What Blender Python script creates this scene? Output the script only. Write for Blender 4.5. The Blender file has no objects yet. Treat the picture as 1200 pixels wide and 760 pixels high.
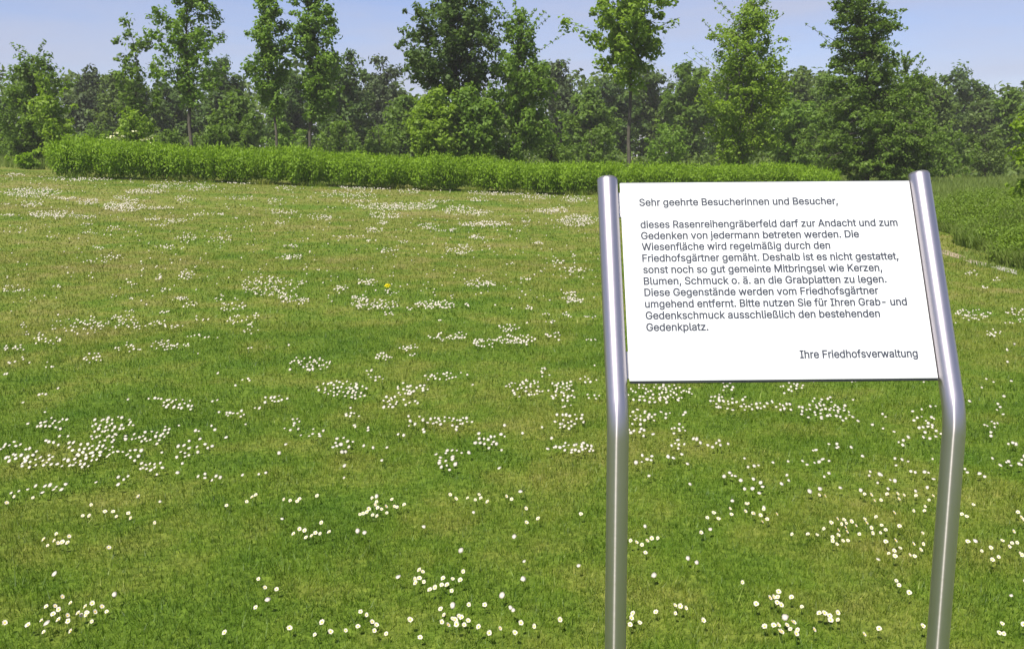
import bpy, bmesh, math, random
import numpy as np
from mathutils import Vector, Matrix

# ------------------------------------------------------------------ camera, sky, sun, exposure
scene = bpy.context.scene
COL = scene.collection
R_ = math.radians
EYE = 1.6
FPX = 1112.55                      # focal length in pixels of a 1200 px wide picture
PITCH = math.atan((380 - 183) / FPX)

cam_data = bpy.data.cameras.new('camera')
cam_data.sensor_width = 36.0
cam_data.lens = 36.0 * FPX / 1200.0
cam_data.clip_start = 0.05
cam_data.clip_end = 5000.0
cam = bpy.data.objects.new('camera', cam_data)
cam.location = (0, 0, EYE)
cam.rotation_euler = (math.pi / 2 - PITCH, 0, 0)
COL.objects.link(cam)
scene.camera = cam

SUN_EL, SUN_AZ = R_(59), R_(29)    # the sun stands behind the camera, to its left
SUN_DIR = Vector((-math.sin(SUN_AZ) * math.cos(SUN_EL), -math.cos(SUN_AZ) * math.cos(SUN_EL), math.sin(SUN_EL)))
sun_data = bpy.data.lights.new('sun', 'SUN')
sun_data.energy = 4.4
sun_data.angle = R_(0.53)
sun_data.color = (1.0, 0.95, 0.86)
sun = bpy.data.objects.new('sun', sun_data)
sun.rotation_euler = SUN_DIR.to_track_quat('Z', 'Y').to_euler()
sun.location = (-20, -30, 60)
COL.objects.link(sun)

world = bpy.data.worlds.new('World')
scene.world = world
world.use_nodes = True
wn, wl = world.node_tree.nodes, world.node_tree.links
for n in list(wn): wn.remove(n)
w_out = wn.new('ShaderNodeOutputWorld'); w_bg = wn.new('ShaderNodeBackground')
w_bg.inputs['Strength'].default_value = 0.095
w_sky = wn.new('ShaderNodeTexSky'); w_sky.sky_type = 'NISHITA'; w_sky.sun_disc = False
w_sky.sun_elevation = SUN_EL; w_sky.sun_rotation = R_(180 + 29)
w_sky.air_density = 1.0; w_sky.dust_density = 0.6; w_sky.ozone_density = 2.5
w_tint = wn.new('ShaderNodeMix'); w_tint.data_type = 'RGBA'; w_tint.blend_type = 'MULTIPLY'
w_tint.inputs[0].default_value = 1.0
w_tint.inputs[7].default_value = (0.74, 0.69, 0.86, 1)
w_tc = wn.new('ShaderNodeTexCoord'); w_map = wn.new('ShaderNodeMapping')
w_map.inputs['Scale'].default_value = (1.6, 1.0, 9.0)
w_map.inputs['Rotation'].default_value = (0, R_(8), 0)
w_noise = wn.new('ShaderNodeTexNoise'); w_noise.inputs['Scale'].default_value = 2.3
w_noise.inputs['Detail'].default_value = 7; w_noise.inputs['Roughness'].default_value = 0.55
w_ramp = wn.new('ShaderNodeValToRGB')
w_ramp.color_ramp.elements[0].position = 0.33; w_ramp.color_ramp.elements[0].color = (0, 0, 0, 1)
w_ramp.color_ramp.elements[1].position = 0.74; w_ramp.color_ramp.elements[1].color = (0.85, 0.85, 0.85, 1)
w_cl = wn.new('ShaderNodeMix'); w_cl.data_type = 'RGBA'
w_cl.inputs[7].default_value = (3.3, 3.5, 4.4, 1)
wl.new(w_sky.outputs[0], w_tint.inputs[6]); wl.new(w_tc.outputs['Generated'], w_map.inputs[0])
wl.new(w_map.outputs[0], w_noise.inputs['Vector']); wl.new(w_noise.outputs[0], w_ramp.inputs[0])
wl.new(w_ramp.outputs[0], w_cl.inputs[0]); wl.new(w_tint.outputs[2], w_cl.inputs[6])
wl.new(w_cl.outputs[2], w_bg.inputs['Color']); wl.new(w_bg.outputs[0], w_out.inputs[0])

scene.view_settings.view_transform = 'Standard'
scene.view_settings.look = 'None'
scene.view_settings.exposure = 0.8
scene.view_settings.gamma = 1.0
scene.render.engine = 'CYCLES'
scene.cycles.max_bounces = 6
scene.cycles.transparent_max_bounces = 8
scene.cycles.use_denoising = True

# ------------------------------------------------------------------ helpers
FW = np.array([0, math.cos(PITCH), -math.sin(PITCH)]); UP = np.array([0, math.sin(PITCH), math.cos(PITCH)])
CAM = np.array([0, 0, EYE])

def smooth(a, b, v):
    t = np.clip((np.asarray(v, float) - a) / (b - a), 0, 1)
    return t * t * (3 - 2 * t)

def ground_z(x, y):
    """flat lawn that rises gently to the far left and again beyond the hedge"""
    x = np.asarray(x, float); y = np.asarray(y, float)
    s = np.clip(-x + 2.0, 0, 32) * 0.042 * smooth(4, 34, y)
    return s * (1 - 0.3 * smooth(60, 110, y)) + 0.9 * smooth(48, 110, y) * smooth(-20, 10, x)

def at(px, py, Y):
    """the point of the place seen at a pixel of the photograph, Y metres away"""
    d = FW + np.array([1.0, 0, 0]) * (px - 600) / FPX + UP * (380 - py) / FPX
    return CAM + d * (Y / d[1])

def on_ground(px, py):
    d = FW + np.array([1.0, 0, 0]) * (px - 600) / FPX + UP * (380 - py) / FPX
    t = 1.0
    lo, hi = 0.5, 300.0
    for _ in range(50):
        t = 0.5 * (lo + hi)
        p = CAM + d * t
        if p[2] > ground_z(p[0], p[1]): lo = t
        else: hi = t
    return CAM + d * t

def tag(o, label=None, cat=None, group=None, kind=None):
    if label: o['label'] = label
    if cat: o['category'] = cat
    if group: o['group'] = group
    if kind: o['kind'] = kind
    return o

def empty(name, loc):
    o = bpy.data.objects.new(name, None); o.location = loc
    o.empty_display_size = 0.2
    COL.objects.link(o); return o

def mesh_np(name, verts, faces, mat, parent=None, tint=None, smooth_faces=False):
    """verts (N,3), faces (M,k): one mesh object"""
    me = bpy.data.meshes.new(name)
    verts = np.ascontiguousarray(verts, dtype=np.float32); faces = np.ascontiguousarray(faces, dtype=np.int32)
    M, k = faces.shape
    me.vertices.add(len(verts)); me.vertices.foreach_set('co', verts.ravel())
    me.loops.add(M * k); me.loops.foreach_set('vertex_index', faces.ravel())
    me.polygons.add(M)
    me.polygons.foreach_set('loop_start', np.arange(0, M * k, k, dtype=np.int32))
    me.polygons.foreach_set('loop_total', np.full(M, k, dtype=np.int32))
    if smooth_faces: me.polygons.foreach_set('use_smooth', np.ones(M, dtype=bool))
    if tint is not None:
        a = me.attributes.new('tint', 'FLOAT', 'FACE'); a.data.foreach_set('value', np.asarray(tint, dtype=np.float32))
    me.update(calc_edges=True); me.validate()
    me.materials.append(mat)
    o = bpy.data.objects.new(name, me); COL.objects.link(o)
    if parent: o.parent = parent
    return o

def obj_bm(name, bm, mats, parent=None, smooth_faces=False):
    me = bpy.data.meshes.new(name); bm.normal_update(); bm.to_mesh(me); bm.free()
    for m in (mats if isinstance(mats, (list, tuple)) else [mats]): me.materials.append(m)
    if smooth_faces:
        for p in me.polygons: p.use_smooth = True
    o = bpy.data.objects.new(name, me); COL.objects.link(o)
    if parent: o.parent = parent
    return o

def mat_new(name):
    m = bpy.data.materials.new(name); m.use_nodes = True
    nt = m.node_tree
    return m, nt.nodes, nt.links, nt.nodes['Principled BSDF']

def ramp(nodes, stops):
    r = nodes.new('ShaderNodeValToRGB'); e = r.color_ramp.elements
    while len(e) < len(stops): e.new(0.5)
    for i, (p, c) in enumerate(stops): e[i].position = p; e[i].color = (*c, 1)
    return r

def noise(nodes, links, vec, scale, detail=4, rough=0.55):
    n = nodes.new('ShaderNodeTexNoise'); n.inputs['Scale'].default_value = scale
    n.inputs['Detail'].default_value = detail; n.inputs['Roughness'].default_value = rough
    links.new(vec, n.inputs['Vector']); return n

# ------------------------------------------------------------------ materials
def leaf_material(name, dark, mid, light, trans=0.35, clump=0.9):
    m, n, l, p = mat_new(name)
    a = n.new('ShaderNodeAttribute'); a.attribute_name = 'tint'
    geo = n.new('ShaderNodeNewGeometry')
    ns = noise(n, l, geo.outputs['Position'], clump, 3)
    add = n.new('ShaderNodeMath'); add.operation = 'MULTIPLY_ADD'; add.inputs[1].default_value = 0.75; 
    l.new(ns.outputs[0], add.inputs[0])
    half = n.new('ShaderNodeMath'); half.operation = 'MULTIPLY_ADD'; half.inputs[1].default_value = 0.55; half.inputs[2].default_value = -0.15
    l.new(a.outputs['Fac'], half.inputs[0]); l.new(half.outputs[0], add.inputs[2])
    r = ramp(n, [(0.12, dark), (0.5, mid), (0.9, light)]); l.new(add.outputs[0], r.inputs[0])
    l.new(r.outputs[0], p.inputs['Base Color'])
    p.inputs['Roughness'].default_value = 0.55
    p.inputs['Specular IOR Level'].default_value = 0.25
    tr = n.new('ShaderNodeBsdfTranslucent'); bri = n.new('ShaderNodeMix'); bri.data_type = 'RGBA'; bri.blend_type = 'MULTIPLY'
    bri.inputs[0].default_value = 1.0; bri.inputs[7].default_value = (1.15, 1.2, 0.55, 1)
    l.new(r.outputs[0], bri.inputs[6]); l.new(bri.outputs[2], tr.inputs['Color'])
    mx = n.new('ShaderNodeMixShader'); mx.inputs[0].default_value = trans
    l.new(p.outputs[0], mx.inputs[1]); l.new(tr.outputs[0], mx.inputs[2])
    l.new(mx.outputs[0], n['Material Output'].inputs['Surface'])
    return m

M_LIGHT = leaf_material('leaf_light_green', (0.096, 0.172, 0.024), (0.16, 0.268, 0.036), (0.22, 0.34, 0.052), 0.48)
M_MID = leaf_material('leaf_mid_green', (0.08, 0.142, 0.02), (0.132, 0.216, 0.03), (0.19, 0.285, 0.044), 0.48)
M_DARK = leaf_material('leaf_dark_green', (0.05, 0.09, 0.02), (0.085, 0.145, 0.03), (0.135, 0.205, 0.042), 0.42)
M_YELLOW = leaf_material('leaf_yellow_green', (0.125, 0.205, 0.018), (0.2, 0.31, 0.026), (0.265, 0.375, 0.042), 0.48)
M_PINE = leaf_material('needle_dark', (0.045, 0.068, 0.024), (0.07, 0.102, 0.034), (0.105, 0.147, 0.046), 0.25)
M_WOOD = leaf_material('wood_leaf', (0.066, 0.108, 0.024), (0.112, 0.17, 0.032), (0.165, 0.228, 0.046), 0.42, 0.35)
M_HEDGE = leaf_material('hedge_leaf', (0.125, 0.215, 0.010), (0.195, 0.32, 0.013), (0.26, 0.395, 0.024), 0.45, 1.6)
M_MEADOW = leaf_material('meadow_leaf', (0.11, 0.17, 0.03), (0.17, 0.235, 0.045), (0.24, 0.29, 0.08), 0.4, 0.5)
M_WEED = leaf_material('weed_leaf', (0.095, 0.16, 0.017), (0.15, 0.235, 0.024), (0.21, 0.3, 0.042), 0.42, 1.2)

def bark(name, c1, c2):
    m, n, l, p = mat_new(name)
    tc = n.new('ShaderNodeTexCoord'); mp = n.new('ShaderNodeMapping'); mp.inputs['Scale'].default_value = (9, 9, 2)
    l.new(tc.outputs['Object'], mp.inputs[0]); ns = noise(n, l, mp.outputs[0], 1.5, 6)
    r = ramp(n, [(0.3, c1), (0.7, c2)]); l.new(ns.outputs[0], r.inputs[0]); l.new(r.outputs[0], p.inputs['Base Color'])
    p.inputs['Roughness'].default_value = 0.9
    return m
M_BARK = bark('bark', (0.04, 0.035, 0.025), (0.10, 0.088, 0.065))
M_BARK_GREY = bark('grey_bark', (0.09, 0.085, 0.07), (0.24, 0.225, 0.2))

def lawn_colour(n, l, geo):
    """broad patches of greener, yellower and drier turf; shared by the soil sheet and the blades"""
    big = noise(n, l, geo.outputs['Position'], 0.28, 5, 0.6)
    med = noise(n, l, geo.outputs['Position'], 1.7, 6, 0.65)
    mx = n.new('ShaderNodeMath'); mx.operation = 'MULTIPLY_ADD'; mx.inputs[1].default_value = 0.5
    sc = n.new('ShaderNodeMath'); sc.operation = 'MULTIPLY'; sc.inputs[1].default_value = 0.5
    l.new(med.outputs[0], sc.inputs[0]); l.new(big.outputs[0], mx.inputs[0]); l.new(sc.outputs[0], mx.inputs[2])
    sep = n.new('ShaderNodeSeparateXYZ'); l.new(geo.outputs['Position'], sep.inputs[0])
    dry = n.new('ShaderNodeMapRange'); dry.interpolation_type = 'SMOOTHSTEP'
    dry.inputs[1].default_value = 7.0; dry.inputs[2].default_value = 17.0; dry.inputs[3].default_value = -0.012; dry.inputs[4].default_value = 0.05
    l.new(sep.outputs['Y'], dry.inputs[0])
    ad = n.new('ShaderNodeMath'); l.new(mx.outputs[0], ad.inputs[0]); l.new(dry.outputs[0], ad.inputs[1])
    return ad

def make_grass_material():
    m, n, l, p = mat_new('grass_blade')
    geo = n.new('ShaderNodeNewGeometry'); f = lawn_colour(n, l, geo)
    r1 = ramp(n, [(0.36, (0.06, 0.128, 0.009)), (0.47, (0.098, 0.168, 0.012)), (0.56, (0.15, 0.19, 0.022)), (0.68, (0.22, 0.205, 0.055))])
    l.new(f.outputs[0], r1.inputs[0])
    a = n.new('ShaderNodeAttribute'); a.attribute_name = 'tint'
    r2 = ramp(n, [(0.0, (0.4, 0.48, 0.4)), (0.45, (1.06, 1.08, 1.05)), (0.86, (1.45, 1.35, 1.2)), (0.93, (2.2, 1.7, 3.2)), (1.0, (2.6, 2.0, 4.5))])
    l.new(a.outputs['Fac'], r2.inputs[0])
    mu = n.new('ShaderNodeMix'); mu.data_type = 'RGBA'; mu.blend_type = 'MULTIPLY'; mu.inputs[0].default_value = 1
    l.new(r1.outputs[0], mu.inputs[6]); l.new(r2.outputs[0], mu.inputs[7])
    l.new(mu.outputs[2], p.inputs['Base Color'])
    p.inputs['Roughness'].default_value = 0.5; p.inputs['Specular IOR Level'].default_value = 0.3
    tr = n.new('ShaderNodeBsdfTranslucent'); l.new(mu.outputs[2], tr.inputs['Color'])
    mx = n.new('ShaderNodeMixShader'); mx.inputs[0].default_value = 0.3
    l.new(p.outputs[0], mx.inputs[1]); l.new(tr.outputs[0], mx.inputs[2]); l.new(mx.outputs[0], n['Material Output'].inputs['Surface'])
    return m

def make_ground_material():
    m, n, l, p = mat_new('turf')
    geo = n.new('ShaderNodeNewGeometry'); f = lawn_colour(n, l, geo)
    r1 = ramp(n, [(0.36, (0.056, 0.112, 0.010)), (0.47, (0.092, 0.144, 0.015)), (0.56, (0.138, 0.162, 0.028)), (0.68, (0.195, 0.176, 0.062))])
    l.new(f.outputs[0], r1.inputs[0])
    fine = noise(n, l, geo.outputs['Position'], 26, 8, 0.7)
    r2 = ramp(n, [(0.34, (0.45, 0.5, 0.42)), (0.5, (1.0, 1.0, 1.0)), (0.66, (1.6, 1.45, 1.6))]); l.new(fine.outputs[0], r2.inputs[0])
    mu = n.new('ShaderNodeMix'); mu.data_type = 'RGBA'; mu.blend_type = 'MULTIPLY'; mu.inputs[0].default_value = 1
    l.new(r1.outputs[0], mu.inputs[6]); l.new(r2.outputs[0], mu.inputs[7])
    l.new(mu.outputs[2], p.inputs['Base Color']); p.inputs['Roughness'].default_value = 0.9
    p.inputs['Specular IOR Level'].default_value = 0.1
    b = n.new('ShaderNodeBump'); b.inputs['Strength'].default_value = 0.6; b.inputs['Distance'].default_value = 0.04
    bn = noise(n, l, geo.outputs['Position'], 14, 6, 0.7); l.new(bn.outputs[0], b.inputs['Height']); l.new(b.outputs[0], p.inputs['Normal'])
    return m
M_GRASS = make_grass_material()
M_GROUND = make_ground_material()

def steel():
    """tube polished round and round: the sun's glint runs out along the tube"""
    m, n, l, p = mat_new('brushed_steel')
    tc = n.new('ShaderNodeTexCoord'); mp = n.new('ShaderNodeMapping'); mp.inputs['Scale'].default_value = (25, 25, 160)
    l.new(tc.outputs['Object'], mp.inputs[0]); ns = noise(n, l, mp.outputs[0], 1.0, 5)
    t = n.new('ShaderNodeTangent'); t.direction_type = 'UV_MAP'; t.uv_map = 'along_post'
    q = n.new('ShaderNodeBsdfPrincipled')
    for b, r0, r1, an in ((p, 0.36, 0.44, 0.0), (q, 0.30, 0.37, 1.0)):       # satin body and fine polishing lines
        b.inputs['Base Color'].default_value = (0.56, 0.515, 0.535, 1); b.inputs['Metallic'].default_value = 1.0
        mr = n.new('ShaderNodeMapRange'); mr.inputs[3].default_value = r0; mr.inputs[4].default_value = r1
        l.new(ns.outputs[0], mr.inputs[0]); l.new(mr.outputs[0], b.inputs['Roughness'])
        b.inputs['Anisotropic'].default_value = an; l.new(t.outputs[0], b.inputs['Tangent'])
    mx = n.new('ShaderNodeMixShader'); mx.inputs[0].default_value = 0.4
    l.new(p.outputs[0], mx.inputs[1]); l.new(q.outputs[0], mx.inputs[2]); l.new(mx.outputs[0], n['Material Output'].inputs['Surface'])
    return m
M_STEEL = steel()
M_CLAMP = bpy.data.materials.new('clamp_steel'); M_CLAMP.use_nodes = True
_p = M_CLAMP.node_tree.nodes['Principled BSDF']; _p.inputs['Base Color'].default_value = (.5, .5, .52, 1); _p.inputs['Metallic'].default_value = 1; _p.inputs['Roughness'].default_value = .35

def plain(name, c, rough=0.5, spec=0.5, var=0.06, scale=30):
    m, n, l, p = mat_new(name)
    tc = n.new('ShaderNodeTexCoord'); ns = noise(n, l, tc.outputs['Object'], scale, 4)
    r = ramp(n, [(0.3, tuple(x * (1 - var) for x in c)), (0.7, tuple(min(1, x * (1 + var)) for x in c))])
    l.new(ns.outputs[0], r.inputs[0]); l.new(r.outputs[0], p.inputs['Base Color'])
    p.inputs['Roughness'].default_value = rough; p.inputs['Specular IOR Level'].default_value = spec
    return m
M_BOARD = plain('white_board', (0.595, 0.605, 0.61), 0.4, 0.4, 0.01, 8)
M_EDGE = plain('dark_edge', (0.03, 0.035, 0.04), 0.5)
M_INK = plain('ink', (0.04, 0.046, 0.065), 0.6, 0.3)
M_CAP = plain('cap_grey', (0.10, 0.10, 0.11), 0.5)
M_PETAL = plain('petal_white', (0.55, 0.505, 0.405), 0.6, 0.2, 0.14, 3)
M_DISC = plain('daisy_yellow', (0.75, 0.5, 0.04), 0.7, 0.2)
M_DANDELION = plain('dandelion_yellow', (0.80, 0.70, 0.01), 0.7, 0.2)
M_STEM = plain('flower_stem', (0.08, 0.14, 0.03), 0.6, 0.2)
M_BLOSSOM = plain('elder_blossom', (0.75, 0.75, 0.45), 0.7, 0.2)

# ------------------------------------------------------------------ ground
rng = np.random.default_rng(7)

HB = np.array([(-17.7, 35.6), (-13.2, 36.9), (-6.9, 37.9), (-1.5, 38.8), (3.6, 39.6), (9.0, 40.8), (14.6, 42.2)])          # front line of the hedge
def edge_x(y):
    """left edge of the tall meadow on the right of the lawn"""
    y = np.asarray(y, float)
    return 7.35 + np.maximum(y - 14.6, 0) * 0.315 + 0.28 * np.sin(y * 1.7) * 0.5 + np.where(y < 12.6, (12.6 - y) * 0.9, 0)

xs = np.concatenate([[-2500, -900, -350], np.arange(-160, -24, 8.0), np.arange(-24, 24, 1.0), np.arange(24, 161, 8.0), [350, 900, 2500]])
ys = np.concatenate([[-600, -150, -50, -20], np.arange(-10, 60, 1.0), np.arange(60, 181, 6.0), [260, 500, 1200, 3500]])
gx, gy = np.meshgrid(xs, ys)
gz = ground_z(gx, gy)
ii = np.arange(gx.size).reshape(gx.shape)
gf = np.stack([ii[:-1, :-1], ii[:-1, 1:], ii[1:, 1:], ii[1:, :-1]], -1).reshape(-1, 4)
ground = mesh_np('lawn', np.stack([gx, gy, gz], -1).reshape(-1, 3), gf, M_GROUND, smooth_faces=True)
tag(ground, kind='structure')

# worn strip of bare sand and pale grit between lawn and meadow
def make_path():
    m, n, l, p = mat_new('sand_and_grit')
    geo = n.new('ShaderNodeNewGeometry'); sep = n.new('ShaderNodeSeparateXYZ'); l.new(geo.outputs['Position'], sep.inputs[0])
    mr = n.new('ShaderNodeMapRange'); mr.inputs[1].default_value = 14.9; mr.inputs[2].default_value = 13.9
    l.new(sep.outputs['Y'], mr.inputs[0])
    ns = noise(n, l, geo.outputs['Position'], 30, 6)
    mix = n.new('ShaderNodeMix'); mix.data_type = 'RGBA'; mix.inputs[6].default_value = (0.30, 0.235, 0.15, 1); mix.inputs[7].default_value = (0.33, 0.32, 0.27, 1)
    l.new(mr.outputs[0], mix.inputs[0])
    r = ramp(n, [(0.3, (0.65, 0.65, 0.6)), (0.7, (1.2, 1.2, 1.2))]); l.new(ns.outputs[0], r.inputs[0])
    mu = n.new('ShaderNodeMix'); mu.data_type = 'RGBA'; mu.blend_type = 'MULTIPLY'; mu.inputs[0].default_value = 1
    l.new(mix.outputs[2], mu.inputs[6]); l.new(r.outputs[0], mu.inputs[7]); l.new(mu.outputs[2], p.inputs['Base Color'])
    p.inputs['Roughness'].default_value = 0.95
    up_ = [(1098, 292), (1112, 294), (1126, 299), (1142, 305), (1158, 309), (1176, 313), (1192, 317)]
    lo_ = [(1098, 296), (1112, 300), (1126, 304), (1142, 310), (1158, 312), (1176, 318), (1192, 322)]
    v = []
    for a, b in zip(up_, lo_):
        for q in (a, b):
            g = on_ground(*q); v.append((g[0], g[1], ground_z(g[0], g[1]) + 0.006))
    f = [(2 * i, 2 * i + 1, 2 * i + 3, 2 * i + 2) for i in range(len(up_) - 1)]
    o = mesh_np('path', np.array(v), np.array(f), m); tag(o, kind='structure')
make_path()

def blades(name, x, y, h, w, lean, mat, tint, bend=True):
    """each blade a folded strip of one quad and one tip triangle kept as two triangles"""
    N = len(x); z = ground_z(x, y)
    a = rng.uniform(0, 2 * np.pi, N); la = rng.uniform(0, 2 * np.pi, N)
    ca, sa = np.cos(a) * w / 2, np.sin(a) * w / 2
    lx, ly = np.cos(la) * lean * h, np.sin(la) * lean * h
    b0 = np.stack([x - ca, y - sa, z - 0.004], -1); b1 = np.stack([x + ca, y + sa, z - 0.004], -1)
    t = np.stack([x + lx, y + ly, z + h * np.sqrt(np.maximum(0.05, 1 - np.minimum(lean, .95) ** 2))], -1)
    if not bend:
        v = np.stack([b0, b1, t], 1).reshape(-1, 3); f = np.arange(3 * N).reshape(-1, 3)
        return mesh_np(name, v, f, mat, tint=tint)
    mx, my = lx * 0.3, ly * 0.3
    mz = z + (t[:, 2] - z) * 0.6
    m0 = np.stack([x + mx - ca * .8, y + my - sa * .8, mz], -1); m1 = np.stack([x + mx + ca * .8, y + my + sa * .8, mz], -1)
    v = np.stack([b0, b1, m1, m0, t], 1).reshape(-1, 3)
    i = np.arange(N)[:, None] * 5
    f = np.concatenate([i + [0, 1, 2], i + [0, 2, 3], i + [3, 2, 4]], 0)
    return mesh_np(name, v, f, mat, tint=np.tile(tint, 3))

def scatter(y0, y1, dens, margin=1.12, halfmin=1.6):
    hw1 = y1 * 600 / FPX * margin + 2.3
    area = (y1 - y0) * 2 * hw1
    N = int(area * dens)
    y = rng.uniform(y0, y1, N); x = rng.uniform(-hw1, hw1, N)
    k = np.abs(x) < np.maximum(y * 600 / FPX * margin + 2.3, halfmin)
    x, y = x[k], y[k]
    k = x < edge_x(y) + 0.1
    return x[k], y[k]

def lumpy(x, y, s=1.0):
    return 0.5 + 0.25 * (np.sin(x * 5.1 * s + 1.3 * np.sin(y * 3.3 * s)) + np.sin(y * 4.3 * s + 1.7 * np.sin(x * 2.9 * s)))

def make_grass():
    X, Y, H, W, L = [], [], [], [], []
    for (y0, y1, d, h, w) in ((0.9, 2.7, 2200, .034, .0045), (2.7, 4.2, 12500, .030, .0038), (4.2, 6.0, 7200, .031, .0046), (6.0, 9.0, 3400, .034, .006),
                              (9.0, 15.0, 1150, .036, .010), (15.0, 24.0, 330, .038, .018), (24.0, 42.0, 75, .04, .034)):
        x, y = scatter(y0, y1, d)
        N = len(x)
        X.append(x); Y.append(y)
        H.append(h * (0.55 + 0.75 * rng.random(N) ** 1.3) * (0.72 + 0.4 * lumpy(x, y) + 0.3 * lumpy(x, y, 3.7)))
        W.append(w * rng.uniform(0.7, 1.3, N)); L.append(rng.uniform(0.15, 0.95, N))
    # unmown tufts along the foot of the hedge
    N = 9000; q = rng.random(N) ** 1.0; i0 = q * 6; a0 = np.minimum(i0.astype(int), 5); fr_ = i0 - a0
    hx = HB[a0, 0] * (1 - fr_) + HB[a0 + 1, 0] * fr_; hy = HB[a0, 1] * (1 - fr_) + HB[a0 + 1, 1] * fr_ + 0.05 + 0.6 * rng.random(N)
    X.append(hx); Y.append(hy); H.append(rng.uniform(.08, .3, N) * (0.15 + 1.0 * np.clip(np.sin(hx * 2.3 + 1.5 * np.sin(hx * .7)) + .35 * np.sin(hx * 9), 0, 1))); W.append(np.full(N, .035)); L.append(rng.uniform(.1, .6, N))
    x, y, h, w, ln = map(np.concatenate, (X, Y, H, W, L))
    tall = rng.random(len(x)) < 0.012
    h = np.where(tall, h * 1.9, h)
    t = np.clip(rng.beta(2.2, 2.2, len(x)) * 0.95 + 0.34 * (lumpy(x, y, 2.6) - 0.5) + 0.2 * (lumpy(x + 3.1, y - 1.7, 6.5) - 0.5), 0, 1)
    t = np.where(rng.random(len(x)) < 0.035, rng.uniform(0.9, 1.0, len(x)), np.minimum(t, 0.88))
    o = blades('grass', x, y, h, w, ln, M_GRASS, t, bend=False)
    tag(o, 'short mown grass blades of the sunny lawn', 'grass', kind='stuff')
make_grass()

# ------------------------------------------------------------------ leaves and wood
def leaf_quads(c, rad, n_per, L, W, rg, flat=0.6, upright=0.0, squash=0.8):
    """diamond leaves scattered in little clumps: c (K,3), rad (K,)"""
    K = len(c); N = K * n_per
    d = rg.normal(size=(N, 3)); d /= np.linalg.norm(d, axis=1)[:, None]
    rr = rg.random(N) ** 0.45
    off = d * (np.repeat(rad, n_per) * rr)[:, None]; off[:, 2] *= squash
    p = np.repeat(c, n_per, 0) + off
    nrm = d * 0.7 + rg.normal(size=(N, 3)) * 0.55 + np.array([0, 0, flat])
    nrm /= np.linalg.norm(nrm, axis=1)[:, None]
    ref = rg.normal(size=(N, 3)) + np.array([0, 0, upright])
    a = ref - nrm * np.sum(ref * nrm, 1)[:, None]; a /= np.linalg.norm(a, axis=1)[:, None] + 1e-9
    b = np.cross(nrm, a)
    l = (L * rg.uniform(0.65, 1.3, N) / 2)[:, None]; w = (W * rg.uniform(0.7, 1.25, N) / 2)[:, None]
    fold = nrm * (w * 0.35)
    v = np.stack([p - a * l, p + b * w + fold, p + a * l, p - b * w + fold], 1).reshape(-1, 3)
    return v, rg.beta(2, 2, N)

def quads(n): return np.arange(4 * n).reshape(-1, 4)

def tube_pts(pts, rads, sides=6):
    """verts and quads of a tapered tube through points"""
    pts = np.asarray(pts, float); n = len(pts); V = []
    for i in range(n):
        t = pts[min(i + 1, n - 1)] - pts[max(i - 1, 0)]; t /= np.linalg.norm(t) + 1e-9
        u = np.cross(t, [0.31, 0.9, 0.2]); u /= np.linalg.norm(u) + 1e-9; w = np.cross(t, u)
        for k in range(sides):
            a = 2 * math.pi * k / sides
            V.append(pts[i] + (u * math.cos(a) + w * math.sin(a)) * rads[i])
    F = []
    for i in range(n - 1):
        for k in range(sides):
            F.append((i * sides + k, i * sides + (k + 1) % sides, (i + 1) * sides + (k + 1) % sides, (i + 1) * sides + k))
    return np.array(V), np.array(F)

class Wood:
    def __init__(s): s.V, s.F, s.n = [], [], 0
    def add(s, pts, rads, sides=6):
        v, f = tube_pts(pts, rads, sides); s.V.append(v); s.F.append(f + s.n); s.n += len(v)
    def build(s, name, mat, parent):
        return mesh_np(name, np.concatenate(s.V), np.concatenate(s.F), mat, parent, smooth_faces=True)

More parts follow.
